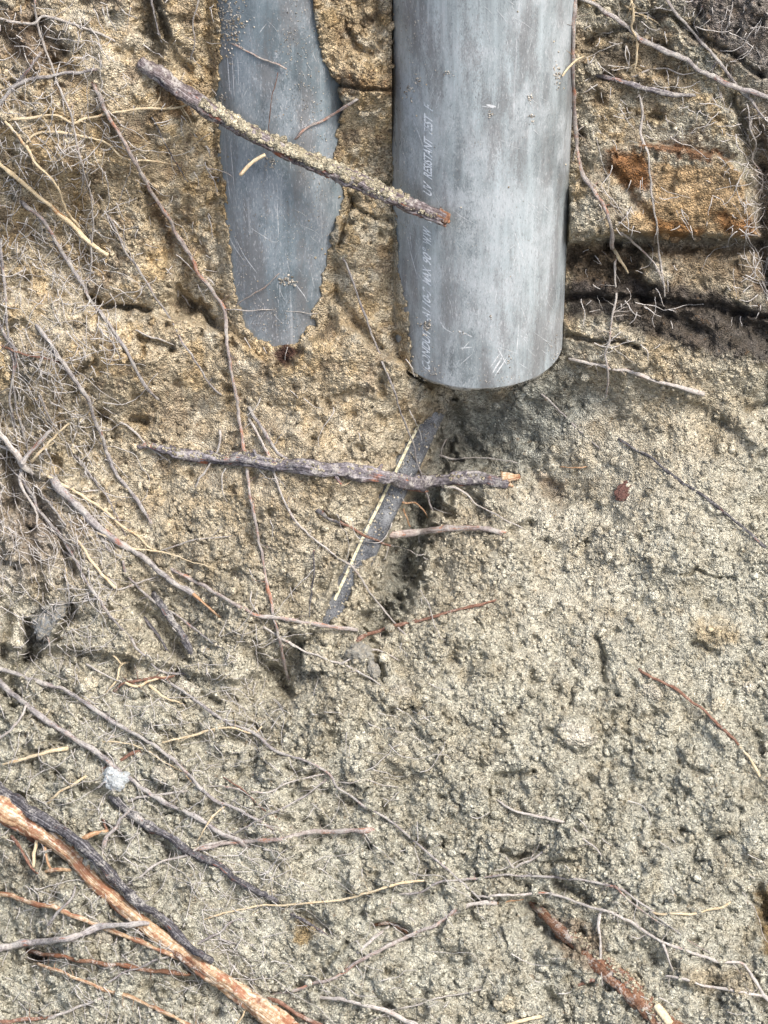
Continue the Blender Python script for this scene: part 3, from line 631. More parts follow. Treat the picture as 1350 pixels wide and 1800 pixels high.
mud(lefp, (LX, LY, LR), [(506, 492, 7, 5, 34, 1.8), (478, 285, 5, 6, 30, 1.7), (390, 172, 4, 4, 16, 1.6), (405, 45, 14, 26, 260, 1.3), (520, 60, 20, 40, 140, .8), (500, 400, 40, 60, 200, .7), (560, 300, 16, 60, 120, .8), (480, 560, 30, 25, 140, .8), (430, 480, 14, 50, 80, .8), (540, 180, 30, 40, 120, .8)])
# printed lettering, wrapped round the large pipe
a = NT('white_ink'); nz = a.noise(world_co(a), 900, 3, .7)
wear = a.noise(world_co(a), 130, 3, .6)
a.l(a.mix(a.ramp(a.math('ADD', a.math('MULTIPLY', nz.outputs[0], .5), a.math('MULTIPLY', wear.outputs[0], .5)), [(.38, 1), (.50, 0)]), (.82, .86, .89), (.38, .42, .44)), a.b.inputs['Base Color'])
a.b.inputs['Roughness'].default_value = .7; M_INK = a.m
V = []; FC = []; nn_ = 0
for txt, vb_, vt_ in (("CONDUIT", 651, 577), ("-A1", 566, 544), ("10-2", 541, 508), ("MAX", 503, 470), ("90\u00b0", 466, 439), ("W.W", 431, 402), ("D", 393, 380), ("UV", 345, 322), ("RESISTANT", 316, 243), ("TEST", 238, 203), ("F", 196, 184)):
    cu0 = bpy.data.curves.new('t', 'FONT'); cu0.body = txt; cu0.size = 1; cu0.shear = .45; cu0.resolution_u = 3; cu0.offset = .022
    to = bpy.data.objects.new('t', cu0); scene.collection.objects.link(to)
    dg = bpy.context.evaluated_depsgraph_get(); tm = bpy.data.meshes.new_from_object(to.evaluated_get(dg))
    co = np.array([v.co[:] for v in tm.vertices]); tri = []
    for p in tm.polygons:
        q = list(p.vertices); tri += [(q[0], q[i], q[i + 1]) for i in range(1, len(q) - 1)]
    phi0 = -math.asin(88 / 156)
    za = z_on_cyl(BX, BY, BR, phi0, vb_); zb = z_on_cyl(BX, BY, BR, phi0, vt_)
    x = (co[:, 0] - co[:, 0].min()) / (co[:, 0].max() - co[:, 0].min() + 1e-9); y = co[:, 1] / .7
    zz = za + x * (zb - za); ph = phi0 - y * (17.5 / 156)
    rr_ = BR + .0002
    V.append(np.stack([BX + rr_ * np.sin(ph), BY - rr_ * np.cos(ph), zz], -1)); FC.append(np.array(tri) + nn_); nn_ += len(co)
    bpy.data.objects.remove(to); bpy.data.meshes.remove(tm)
mesh_obj('lettering', np.vstack(V), np.vstack(FC), M_INK, parent=bigp, smooth=False)

# ------------------------------------------------------------------ tubes: roots, sticks, the cable
def frames(p):
    t = np.gradient(p, axis=0); t /= np.linalg.norm(t, axis=1)[:, None] + 1e-12
    n = np.zeros_like(p); ref = np.array([0, -1, .3]); x = np.cross(t[0], ref); n[0] = x / np.linalg.norm(x)
    for i in range(1, len(p)):
        x = n[i - 1] - t[i] * np.dot(n[i - 1], t[i]); n[i] = x / (np.linalg.norm(x) + 1e-12)
    return t, n, np.cross(t, n)
def tube(p, r, seg=8, rough=.12, cap=True, seed=0, ell=None):
    """p (n,3) metres, r (n,) metres; gives verts, quads, tris, uv"""
    t, n, b = frames(p); m = len(p); a = np.linspace(0, 2 * np.pi, seg, endpoint=False)
    ln = np.concatenate([[0], np.cumsum(np.linalg.norm(np.diff(p, axis=0), axis=1))])
    rm = max(r.mean(), 1e-6); A, L_ = np.meshgrid(a, ln / rm)
    w = 1 + rough * (2.0 * vnoise(np.cos(A) * 2.2 + 9 + seed, L_ * .45 + np.sin(A) * 2.2, seed % 5) + 1.2 * vnoise(np.cos(A) * 5 + seed, L_ * 1.6 + np.sin(A) * 5, (seed + 2) % 5))
    R2 = r[:, None] * w
    V = p[:, None] + R2[..., None] * (np.cos(a)[None, :, None] * n[:, None] + np.sin(a)[None, :, None] * b[:, None])
    V = V.reshape(-1, 3); i = np.arange(m * seg).reshape(m, seg); j = np.roll(i, -1, 1)
    Q = np.stack([i[:-1], j[:-1], j[1:], i[1:]], -1).reshape(-1, 4)
    uv = np.stack([np.broadcast_to(.5 + .5 * np.cos(a), (m, seg)) + .0 * A, L_ * .12 + seed], -1).reshape(-1, 2)
    T = np.zeros((0, 3), int)
    if cap:
        V = np.vstack([V, p[0] - t[0] * r[0] * .3, p[-1] + t[-1] * r[-1] * .3]); k = m * seg
        uv = np.vstack([uv, uv[:1], uv[k - 1:k]])
        T = np.array([(k, j[0][s], i[0][s]) for s in range(seg)] + [(k + 1, i[-1][s], j[-1][s]) for s in range(seg)])
    return V, Q, T, uv
def root_path(pts, r0, r1, wig=1.0, lift=0.0, seed=0, step=3.0, dip=(True, True), bridge=9):
    """pts: (u,v) or (u,v,extra height). Follows what lies beneath it, bridging small hollows"""
    q = np.array([(p + (0,)) if len(p) == 2 else p for p in pts], float)
    s = smooth_pts(q, step); n = len(s)
    d = np.gradient(s[:, :2], axis=0); d /= np.linalg.norm(d, axis=1)[:, None] + 1e-9
    L_ = np.arange(n) * step
    w = wig * .55 * (2.2 + .25 * r0) * (vnoise(L_ / 26 + seed * 3.7, L_ * 0 + seed, 1) + .5 * vnoise(L_ / 9 + seed, L_ * 0 + seed * 2, 2))
    s[:, 0] -= d[:, 1] * w * 2; s[:, 1] += d[:, 0] * w * 2
    h = comb(s[:, 0], s[:, 1])
    k = bridge; pad = np.pad(h, k, mode='edge')
    mx = np.max([pad[i:i + n] for i in range(2 * k + 1)], axis=0)
    hh = .6 * mx + .4 * h
    pad = np.pad(hh, 8, mode='edge'); hh = np.mean([pad[i:i + n] for i in range(17)], axis=0)
    t = np.linspace(0, 1, n); r = r0 + (r1 - r0) * t
    r = r * (1 + .22 * vnoise(L_ / 17 + seed, L_ * 0, 3) * 2)
    H_ = hh + r * .7 + 1.5 + lift + s[:, 2]
    e = np.minimum(1, np.arange(n) * step / 16.0)
    if r0 < 4.6 and wig: H_ += 7 * vnoise(L_ / 38 + seed * 1.3, L_ * 0 + seed, 4) - 1
    if dip[0]: H_ -= (1 - e) * (r + 7)
    if dip[1]: H_ -= (1 - e[::-1]) * (r + 7)
    return P(s[:, 0], s[:, 1], H_), r * S * (D - H_ * S) / D, s, H_
def merge(parts):
    V = []; Q = []; T = []; U_ = []; n = 0
    for v, q, t, u in parts:
        V.append(v); Q.append(q + n); T.append(t + n); U_.append(u); n += len(v)
    return np.vstack(V), np.vstack(Q).astype(int), np.vstack(T).astype(int), np.vstack(U_)
GRP = 'roots laid bare in the soil bank'
SEED = [0]
def root(label, kind, pts, r0, r1=None, side=(), hairs=.5, wig=1.0, lift=0, dip=(True, True), rough=None, name='root', cat='root', bridge=9, tipc=None):
    SEED[0] += 1; sd_ = SEED[0]; r1 = r0 * .6 if r1 is None else r1
    seg = 6 if r0 < 3 else 8 if r0 < 6 else 16
    step = 3.0 if r0 < 6 else 2.2
    rough = (.10 if r0 < 5 else .13) if rough is None else rough
    kk = .82 if r0 < 7 else .9
    r0 *= kk; r1 *= kk
    p, r, s, H_ = root_path(pts, r0, r1, wig, lift * .7, sd_, step, dip, bridge)
    parts = [tube(p, r, seg, rough, True, sd_)]
    nh = rng.poisson(hairs * len(p) * step / 45)
    for _ in range(nh):       # hair-fine rootlets leaving the root
        i = rng.integers(2, len(p) - 2); an = rng.uniform(0, 6.28); ln = rng.uniform(8, 34)
        m = 7; tt = np.linspace(0, 1, m)
        uu = s[i, 0] + ln * tt * math.cos(an) + rng.normal(0, 1.6, m) * tt; vv = s[i, 1] + ln * tt * math.sin(an) + rng.normal(0, 1.6, m) * tt
        h2 = H_[i] * (1 - tt) + (comb(uu, vv) + 2) * tt + 5 * np.sin(np.pi * tt)
        parts.append(tube(P(uu, vv, h2), np.linspace(min(.9, r0 * .4), .35, m) * S, 4, 0, True, sd_))
    V, Q, T, U_ = merge(parts)
    o = mesh_obj(name, V, [Q, T], MB[kind], loc=p[0], uv=U_)
    tag(o, label, cat, GRP)
    for kd, sp, a0, a1 in side:
        SEED[0] += 1
        p2, r2, _, _ = root_path(sp, a0, a1, wig, lift, SEED[0], 3, (False, True), 5)
        V, Q, T, U_ = tube(p2, r2, 6, .1, True, SEED[0]); mesh_obj('side_root', V, [Q, T], MB[kd], parent=o, uv=U_)
    return o, p, r, s, H_
# ---- upper left
root('whitish root at the top left corner, running level and bending down to a pale knob', 'pale', [(-20, 28), (0, 33), (40, 40), (60, 41), (76, 29), (112, 36), (150, 50), (192, 67), (205, 74)], 3.2, 2.4)
root('long fuzzy pinkish-grey root hanging from the top edge left of the crusted stick', 'pale', [(60, -20), (63, 20), (72, 62), (88, 108), (106, 155), (124, 200), (137, 262), (150, 310), (162, 365), (161, 430), (158, 490)], 2.8, 1.8, hairs=2.5, lift=3)
root('grey forked root end crossing the left wall just below the top left corner', 'grey', [(-20, 205), (0, 185), (22, 155), (48, 142), (98, 132), (150, 125), (178, 122)], 5, 3, side=[('grey', [(30, 148), (52, 118), (72, 92)], 3.5, 2)], lift=4)
root('cream root running level from the left edge to the crusted stick', 'cream', [(10, 210), (50, 207), (92, 203), (126, 215), (150, 209), (200, 197), (262, 191), (318, 189), (334, 176), (346, 166)], 3, 2.2, hairs=1.6, lift=5, side=[('cream', [(320, 190), (335, 210), (342, 240), (352, 262)], 1.4, .8), ('cream', [(262, 190), (277, 178), (282, 155)], 1.3, .8)])
root('cream root dropping from the left edge to end beside the thick straw-coloured root', 'cream', [(-10, 195), (18, 222), (45, 258), (66, 290), (92, 318), (108, 348), (118, 372), (142, 400)], 3.6, 2.6, side=[('cream', [(47, 252), (62, 235), (100, 233), (142, 238), (188, 250), (216, 278), (262, 283), (312, 291)], 2.4, 1.4)], lift=5)
root('thick straw-coloured root ending in a cut tip above the crack on the left wall', 'cream', [(-20, 275), (0, 290), (50, 330), (100, 372), (135, 404), (160, 428), (190, 448)], 4.4, 5.4, wig=.6, lift=6, dip=(True, False), hairs=0)
root('long red-and-grey root falling down the left wall and across the knobbly stick', 'mixed', [(160, 142), (180, 182), (203, 225), (226, 262), (246, 302), (264, 332), (298, 388), (332, 448), (352, 484), (378, 518), (396, 548), (400, 600), (406, 650), (418, 718), (426, 762), (431, 800), (437, 852), (447, 900), (456, 950), (464, 1000), (478, 1070), (487, 1115), (508, 1195)], 4.6, 3.2, hairs=.9, lift=3)
root('grey root slanting down the left wall, crossing the left end of the long crack', 'grey', [(34, 350), (60, 374), (82, 396), (102, 430), (126, 468), (146, 500), (158, 528), (186, 560), (202, 590), (226, 624), (240, 652), (258, 682), (278, 702)], 4.6, 3.4, lift=2)
root('thin dark root slanting over the right end of the long crack', 'grey', [(184, 368), (200, 396), (220, 440), (246, 476), (268, 514), (290, 546), (310, 580), (326, 610), (350, 645), (376, 682), (390, 694)], 2.8, 2)
root('dark purplish root running down the left side below the crack', 'grey', [(64, 572), (90, 608), (114, 644), (136, 676), (155, 704), (166, 738), (180, 772), (190, 805), (206, 836), (226, 862), (250, 894), (270, 922)], 5, 3.8)
root('short reddish root crossing the dark purplish one near the left edge', 'red', [(0, 606), (42, 624), (78, 630), (114, 640)], 3, 2)
root('short thin grey root crossing the crack beside the small white tufts', 'pale', [(215, 572), (248, 585), (280, 596), (306, 606)], 2, 1.4)
root('thin grey root hugging the left edge from beside the long crack downwards', 'grey', [(2, 410), (4, 470), (12, 530), (14, 590), (24, 640), (18, 700), (28, 750)], 3.4, 2.2, hairs=2)
root('fuzzy grey root hanging at the far left edge above the knotted clump', 'grey', [(-8, 560), (10, 590), (26, 620), (24, 680), (34, 740), (48, 790)], 3.2, 2, hairs=2)
root('thin grey root between the dark hole and the left edge with short side hairs', 'grey', [(64, 682), (78, 716), (90, 742), (98, 752)], 2.2, 1.4, hairs=2)
root('thin cream root beside the two dark holes, running to the tip of the knobbly stick', 'pale', [(206, 738), (230, 752), (252, 776), (272, 792), (300, 812)], 2.6, 1.8)
root('dark thin root inside the gouge at the top, left of the blue-grey pipe', 'grey', [(262, -20), (268, 10), (276, 44), (286, 74)], 2.6, 1.6, hairs=0)
root('pale thin root hanging just left of the blue-grey pipe at the top', 'pale', [(352, -20), (346, 10), (340, 40), (343, 74), (336, 104)], 2.2, 1.4, hairs=1.5)
root('hair-thin dark root on the tan wall under the level cream root', 'dark', [(62, 236), (82, 258), (104, 284), (120, 304)], 1.3, .8, hairs=0)
root('thin dark root parallel to the long red-and-grey one, near the blue-grey pipe', 'dark', [(262, 196), (276, 222), (290, 250), (312, 290), (330, 320)], 1.6, 1)
# ---- clump at left edge
root('knotted pale root clump at the left edge from which several roots fan out', 'pale', [(-20, 745), (0, 764), (16, 782), (32, 800), (42, 818), (58, 830)], 6, 6.5, hairs=3, lift=6, side=[('pale', [(38, 815), (58, 790), (84, 762), (100, 748)], 5, 2.4), ('pale', [(40, 820), (30, 800), (8, 786), (-12, 780)], 4, 2.5), ('pale', [(38, 822), (34, 850), (52, 880), (66, 905), (62, 930)], 3, 1.6)])
root('bright cream twig curving up to a point from the knotted clump', 'cream', [(55, 812), (70, 795), (92, 772), (108, 758), (121, 744)], 3, 2, lift=9, dip=(True, False))
root('bright cream root fanning rightwards from the clump along the thick dusty root', 'cream', [(84, 836), (118, 855), (150, 874), (178, 892), (210, 922), (242, 940), (262, 962), (278, 970)], 3.2, 2, lift=6)
root('thin cream root with a frayed end, crossing above the thick dusty root', 'cream', [(170, 935), (200, 948), (232, 964), (262, 968), (300, 974), (335, 986), (378, 1000)], 2.8, 1.3, lift=9, dip=(True, False))
root('thin grey twig branching off towards the soil slope, above the frayed cream root', 'pale', [(272, 972), (300, 962), (340, 950), (376, 946), (412, 940)], 1.8, 1.1, lift=2)
root('thick dusty grey root running diagonally from the clump to an orange peeled tip', 'grey', [(88, 838), (118, 872), (150, 905), (196, 944), (240, 972), (282, 1006), (325, 1036), (352, 1056)], 8, 4.6, lift=3, hairs=1)
root('orange peeled tip of the thick dusty grey root', 'orange', [(330, 1036), (350, 1052), (368, 1068), (388, 1084)], 3.8, 2, lift=5, hairs=0)
root('dusty root running from the orange tip to the foot of the yellow-striped tube', 'mixed', [(300, 1000), (345, 1022), (390, 1048), (424, 1068), (450, 1080), (500, 1088), (550, 1096), (590, 1102), (628, 1108)], 4, 4.6, hairs=1)
root('cream root split lengthwise, pointing down into a dark cleft on the left', 'cream', [(128, 942), (146, 964), (162, 988), (178, 1010), (190, 1022), (202, 1034)], 2.4, 4.0, lift=4, dip=(True, False))
root('grey root dropping from the clump and running on to the lower left slope', 'grey', [(30, 832), (56, 868), (66, 896), (98, 930), (122, 968), (146, 1010), (166, 1044), (196, 1086), (222, 1116), (250, 1148), (282, 1180), (330, 1186)], 3.6, 2.6, hairs=1.4)
root('thin grey root between the thick dusty one and the split cream one', 'grey', [(174, 936), (190, 962), (212, 982), (224, 1010), (252, 1042), (280, 1064), (310, 1082), (350, 1112), (400, 1148)], 3.2, 2.2, hairs=1.2)
root('pale twig crossing below the split cream root', 'pale', [(200, 1038), (222, 1032), (250, 1022), (282, 1012)], 2.2, 1.4)
root('stubby dark root lying in the cleft below the thick dusty root', 'dark', [(270, 1044), (294, 1078), (316, 1112), (338, 1152)], 8, 6, hairs=0)
root('narrow dark root end beside the stubby one in the cleft', 'dark', [(252, 1086), (270, 1108), (286, 1130), (298, 1150)], 4.4, 3, hairs=0)
root('thin pale root arching out of the grey stone hollow at the far left', 'pale', [(60, 1090), (74, 1104), (86, 1124), (88, 1150)], 2.6, 1.8)
root('small pale vertical twig in the soil left of the split cream root', 'cream', [(112, 992), (118, 1010), (115, 1046)], 2, 1.2)
root('grey root slanting from the clump to the dark pocket left of the thick dusty one', 'grey', [(72, 868), (92, 892), (108, 914), (128, 940)], 2.8, 1.6)
root('thin grey forked root beside the pale pebble above the middle of the thick dusty one', 'grey', [(128, 796), (150, 820), (166, 846), (188, 876), (204, 902), (216, 930), (228, 950)], 2.4, 1.5)
# ---- centre
root('pale twig crossing the left end of the knobbly stick', 'pale', [(388, 756), (384, 786), (366, 818), (352, 840), (344, 858)], 2.8, 1.8, lift=10)
root('thin root crossing the knobbly stick and falling to the red root at the hollow', 'pale', [(436, 736), (452, 760), (472, 800), (480, 830), (498, 878), (520, 914), (548, 944), (588, 974), (622, 1000), (650, 1040), (686, 1086), (722, 1124)], 3, 1.8, lift=4)
root('grey fibrous root joining the top of the knobbly stick from the left', 'grey', [(438, 716), (452, 742), (472, 770), (490, 796), (506, 808)], 4, 3, hairs=1)
root('thin dark root standing in the tan soil left of the yellow-striped tube', 'dark', [(552, 960), (552, 1000), (548, 1050), (544, 1090)], 2.2, 1.4)
root('dark root stub poking out left of the yellow-striped tube', 'dark', [(548, 894), (566, 900), (580, 912), (604, 924)], 5, 2.8, hairs=.5)
root('thin red root crossing the yellow-striped tube below the knobbly stick', 'red', [(596, 918), (620, 928), (640, 940), (662, 950), (686, 958)], 2.8, 3.2, lift=5)
root('short sandy root with red underside right of the tube, below the knobbly stick', 'mixed', [(684, 940), (712, 938), (745, 932), (790, 928), (840, 928), (888, 936)], 7.5, 5.5, lift=2, bridge=16)
root('reddish root curving out of the soil right of the foot of the yellow-striped tube', 'red', [(622, 1132), (642, 1118), (672, 1106), (720, 1096), (760, 1086), (800, 1074), (842, 1064), (876, 1054)], 5, 2.6)
root('orange splinter standing between the two sandy roots by the tube', 'orange', [(700, 880), (714, 884), (730, 884), (745, 898), (752, 910)], 2.6, 1.5, lift=12, hairs=0)
root('short orange splinter leaning against the lower sandy root', 'orange', [(708, 892), (714, 908), (720, 926)], 2.4, 1.6, lift=12, hairs=0)
root('thin pale root arching over the dark hollow at the end of the knobbly stick', 'pale', [(778, 856), (800, 858), (822, 872), (836, 888), (860, 898), (892, 914), (920, 930)], 2.6, 1.6, lift=3)
root('white thin root lying level just above the broken end of the knobbly stick', 'pale', [(770, 800), (800, 806), (850, 805), (892, 810), (930, 822)], 2.2, 1.2)
root('tiny upright twig in the shadow right of the yellow-striped tube', 'pale', [(786, 770), (779, 786), (774, 800)], 2, 1.2, hairs=0)
root('thin root coming down the tan tongue between the pipes to the yellow-striped tube', 'grey', [(596, 440), (618, 490), (640, 548), (656, 592), (672, 634), (690, 678), (702, 716), (722, 770), (734, 812), (746, 860), (764, 906)], 2.5, 1.8, lift=2)
root('short red flake under the knobbly stick where it crosses the tube', 'red', [(694, 856), (720, 862), (752, 864)], 4, 2.6, lift=6, hairs=0)
root('thin tan root looping out below the middle of the knobbly stick', 'cream', [(572, 858), (586, 848), (604, 852), (622, 842)], 1.8, 1.2, hairs=0)
root('straight pale root pointing to the pebble below the foot of the yellow-striped tube', 'pale', [(452, 1094), (500, 1124), (548, 1150), (598, 1166), (640, 1186), (684, 1216)], 3, 1.6, side=[('pale', [(602, 1166), (630, 1150), (656, 1143), (678, 1150), (704, 1160)], 2.2, 1.2)])
root('hair-fine root standing above the grey pebble', 'pale', [(664, 1144), (666, 1128), (670, 1108)], 1.4, .9, hairs=0)
# ---- on the pipes
root('thin twig stuck across the upper part of the blue-grey pipe', 'mixed', [(402, 72), (428, 86), (456, 100), (484, 112), (504, 121)], 2, 1.8, hairs=0, lift=-2, dip=(True, False))
root('hair-thin brown rootlet hanging down the blue-grey pipe to the crusted stick', 'red', [(492, 118), (487, 142), (478, 170), (474, 205), (473, 240)], 1.0, .8, hairs=0, lift=-3)
root('greyish-pink root lying across the right edge of the blue-grey pipe', 'mixed', [(514, 246), (540, 226), (566, 212), (600, 192), (636, 170)], 2.8, 3.4, hairs=0, lift=-1)
root('thin red rootlet on the lower part of the blue-grey pipe', 'mixed', [(416, 536), (440, 520), (466, 504), (484, 488), (499, 476)], 1.9, 1, hairs=0, lift=-3)
root('hair-thin pale rootlet lying level across the lowest part of the blue-grey pipe', 'pale', [(396, 545), (430, 546), (476, 545), (520, 549), (560, 551)], 1.4, .8, hairs=0, lift=-3)
root('hair-thin pale rootlet crossing the left edge of the blue-grey pipe below the stick', 'pale', [(352, 296), (382, 298), (408, 312), (428, 327)], 1.2, .8, hairs=0, lift=-2)
# ---- upper right
root('reddish-grey root hanging close along the right side of the large pipe to a bright tip', 'mixed', [(1012, -20), (1010, 30), (1006, 90), (1008, 140), (1010, 190), (1012, 240), (1022, 300), (1044, 338), (1062, 366), (1074, 402), (1078, 436)], 4.6, 4.2, hairs=1.5, lift=4)
root('bright orange-cream root tip pointing down right beside the dark recess', 'cream', [(1074, 432), (1084, 450), (1094, 464), (1104, 480)], 4, 2.6, hairs=0, lift=9)
root('fuzzy grey root hanging from the bright tip across the dark layer to the sandy ledge', 'pale', [(1080, 448), (1082, 490), (1084, 520), (1076, 560), (1072, 596), (1064, 622), (1068, 664), (1064, 700)], 2.6, 2.2, hairs=3)
root('strong grey root crossing the top right corner from the pipe to the right edge', 'grey', [(1014, -6), (1046, 10), (1076, 28), (1104, 48), (1126, 70), (1166, 88), (1206, 106), (1236, 128), (1278, 146), (1330, 166), (1400, 186)], 5, 6.4, lift=6, hairs=1.5, bridge=14)
root('thinner grey root slanting down to meet the strong one at the top right', 'grey', [(1160, -20), (1180, 14), (1206, 42), (1230, 70), (1256, 100), (1276, 126), (1296, 152)], 3.4, 3, lift=4, side=[('grey', [(1262, 104), (1256, 118), (1250, 136)], 2.2, 1.4)])
root('thin grey root leaving the strong one and falling to the right edge', 'grey', [(1300, 158), (1322, 180), (1342, 204), (1370, 236)], 3.4, 2.6, lift=2)
root('purplish dusty root lying level below the strong one, upper right', 'thick', [(1048, 132), (1080, 138), (1108, 146), (1140, 156), (1180, 164), (1226, 168)], 6, 5, hairs=.4)
root('cream knotted root dangling from the top edge over the strong grey root', 'cream', [(1106, -20), (1112, 20), (1110, 50), (1120, 68), (1118, 96), (1114, 130)], 3, 2, hairs=3, lift=8)
root('thin pale root hanging over the orange block to below its bottom edge', 'pale', [(1124, 158), (1128, 200), (1126, 238), (1140, 274), (1142, 310), (1150, 360), (1156, 420), (1162, 470), (1168, 522)], 2.8, 2, hairs=1.6, lift=3)
root('cream branching twig at the very top right of the strong grey root', 'cream', [(1090, 2), (1118, 22), (1146, 34), (1162, 46)], 2, 1.2, hairs=2, lift=5)
root('thin grey root running slantwise below the orange block towards the hanging pale root', 'pale', [(1080, 398), (1104, 416), (1130, 442), (1154, 466), (1166, 500)], 2.4, 1.6, lift=3)
root('short cream twig sticking out over the right side of the large pipe', 'cream', [(1026, 100), (1008, 112), (996, 124), (988, 134)], 2.2, 2, hairs=1, lift=6, dip=(True, False))
root('curly tan rootlets at the right edge beside the orange block', 'pale', [(1326, 200), (1318, 226), (1330, 252), (1322, 280), (1340, 310), (1334, 350)], 2, 1.3, hairs=6)
root('thin white root hanging at the right edge below the orange block', 'pale', [(1352, 440), (1346, 470), (1342, 496), (1350, 524), (1338, 540)], 2, 1.4, hairs=2)
root('short pale root beside the lower right side of the reddish-grey hanging one', 'pale', [(1016, 236), (1012, 262), (1004, 288)], 2.2, 1.4, hairs=.5)
root('thin dark root in the dark soil of the top right corner', 'dark', [(1234, 0), (1232, 20), (1220, 40), (1228, 62)], 1.8, 1.2)
root('fine pale root wandering across the dark soil at the top right corner', 'pale', [(1290, -10), (1284, 24), (1276, 52), (1268, 60)], 1.7, 1, hairs=4)
root('faint grey root bowing between the strong root and the purplish one', 'pale', [(1110, 136), (1138, 124), (1170, 120), (1200, 130), (1228, 124)], 2.2, 1.4)
# ---- right slope
root('dusty pale root lying on the sandy ledge right of the pipe end', 'pale', [(1000, 630), (1046, 642), (1070, 646), (1112, 654), (1150, 668), (1192, 680), (1236, 694)], 3.4, 5, hairs=.5)
root('long dark root running down the bare slope to the right edge', 'dark', [(1088, 770), (1112, 786), (1146, 806), (1186, 838), (1222, 862), (1250, 882), (1274, 902), (1308, 930), (1352, 968)], 3, 3.4, hairs=.4, lift=-2)
root('faint dark root starting below the pipe end on the grey slope', 'grey', [(944, 686), (972, 710), (1004, 742), (1034, 772), (1064, 800)], 2.4, 1.6, hairs=.3, lift=-2)
root('reddish root arc on the lower right slope with a pale tip', 'red', [(1122, 1178), (1152, 1194), (1184, 1210), (1216, 1232), (1250, 1260), (1276, 1286), (1298, 1310)], 3.4, 3, hairs=.2)
root('pale continuation tip of the reddish arc near the right edge', 'cream', [(1298, 1308), (1316, 1332), (1328, 1352), (1340, 1374)], 3, 2.8, hairs=0)
root('tiny orange hair lying right of the broken end of the knobbly stick', 'orange', [(984, 820), (1010, 822), (1038, 819)], 1.6, 1, hairs=0)
# ---- lower left
root('light grey-violet root running from the left edge past the white stone, lower of two', 'grey', [(-20, 1184), (0, 1200), (38, 1232), (76, 1262), (130, 1296), (180, 1330), (226, 1368), (262, 1394), (300, 1416), (350, 1440), (392, 1466), (440, 1488)], 6.2, 4.6, lift=5, hairs=.8)
root('light grey root running from the left edge above the white stone, upper of two', 'grey', [(-20, 1168), (0, 1175), (46, 1192), (104, 1208), (150, 1234), (196, 1266), (236, 1290), (282, 1316), (326, 1358), (372, 1402), (410, 1420), (440, 1434), (484, 1458)], 5.4, 3.2, lift=3, hairs=.8)
root('long thin root wandering from the forked white twig down the middle of the slope', 'grey', [(290, 1192), (330, 1222), (366, 1246), (404, 1272), (444, 1288), (486, 1320), (540, 1340), (578, 1360), (594, 1384), (628, 1408), (664, 1430), (704, 1456), (736, 1486), (772, 1516), (812, 1552), (846, 1586)], 3.6, 2.2, lift=1)
root('cream twig ending in a small fork beside the long wandering root', 'cream', [(284, 1306), (316, 1298), (342, 1292), (366, 1284), (404, 1280), (446, 1288), (460, 1278)], 2.6, 2, lift=5)
root('short white forked twig above the light grey roots', 'cream', [(188, 1220), (196, 1206), (206, 1192), (213, 1170), (228, 1164)], 2.6, 1.8, lift=5, side=[('cream', [(213, 1168), (206, 1158), (197, 1150)], 2.0, 1.2)])
root('cream root stub leaving the left edge under the light grey roots', 'cream', [(-10, 1346), (20, 1338), (54, 1330), (86, 1322), (118, 1314)], 3.4, 4.2, lift=1)
root('bright cream twig pointing up right towards the white stone', 'cream', [(84, 1412), (102, 1394), (116, 1384), (134, 1374), (152, 1364)], 2.6, 3.2, lift=5)
root('pale curved twig at the left edge below the light grey roots', 'pale', [(-6, 1298), (14, 1288), (28, 1272), (38, 1256), (46, 1240)], 3.6, 2.4, lift=3)
root('rust-red root stub just above the white stone', 'red', [(172, 1356), (196, 1344), (224, 1330), (252, 1318)], 2.4, 4.2, lift=1)
root('tangle of reddish and white rootlets left of the flat pebble', 'red', [(200, 1216), (216, 1202), (246, 1196), (282, 1192), (312, 1186)], 3, 2, hairs=6, lift=4, side=[('cream', [(220, 1200), (246, 1206), (262, 1196), (292, 1188)], 2.6, 1.6), ('cream', [(262, 1204), (290, 1226), (328, 1240)], 2.4, 1.2)])
root('thin pale root joining the tangle from the upper left', 'pale', [(152, 1166), (176, 1180), (200, 1192), (222, 1204)], 2, 1.4)
root('cream small root bowing above the upper light grey one', 'cream', [(172, 1306), (196, 1303), (230, 1308), (262, 1320), (284, 1338), (318, 1356), (342, 1382)], 1.7, 1.6)
root('grey shaggy root elbow below the white stone', 'grey', [(182, 1498), (186, 1474), (202, 1456), (210, 1440), (226, 1424), (238, 1416)], 5, 3.4, lift=4, hairs=1.5)
root('pale root stub right of the white stone', 'pale', [(224, 1408), (256, 1400), (296, 1394), (332, 1390)], 4, 2, hairs=.8)
root('thick black dusty root lying right of the peeled root', 'dark', [(196, 1398), (222, 1424), (252, 1444), (288, 1466), (318, 1486), (342, 1504), (386, 1522), (420, 1548), (456, 1568), (500, 1590)], 10, 5, hairs=.4, lift=-1)
root('broken black root pieces continuing the thick black one', 'dark', [(506, 1604), (534, 1618), (560, 1636), (590, 1652)], 4.6, 2.6, lift=-2)
root('white forked rootlet bridging from the black root to the light grey one', 'pale', [(222, 1556), (244, 1544), (264, 1526), (290, 1512), (324, 1504), (352, 1488), (384, 1482), (400, 1478)], 2.6, 3, lift=6)
root('cream twig crossing the two light grey roots near their right ends', 'cream', [(398, 1416), (376, 1434), (366, 1450), (354, 1466), (346, 1478)], 2.4, 2, lift=10)
root('frosted root with a maroon middle lying level in the lower middle', 'mixed', [(340, 1492), (380, 1486), (430, 1478), (470, 1476), (504, 1472), (548, 1464), (600, 1462), (656, 1460)], 4.4, 5.4, hairs=1, lift=1)
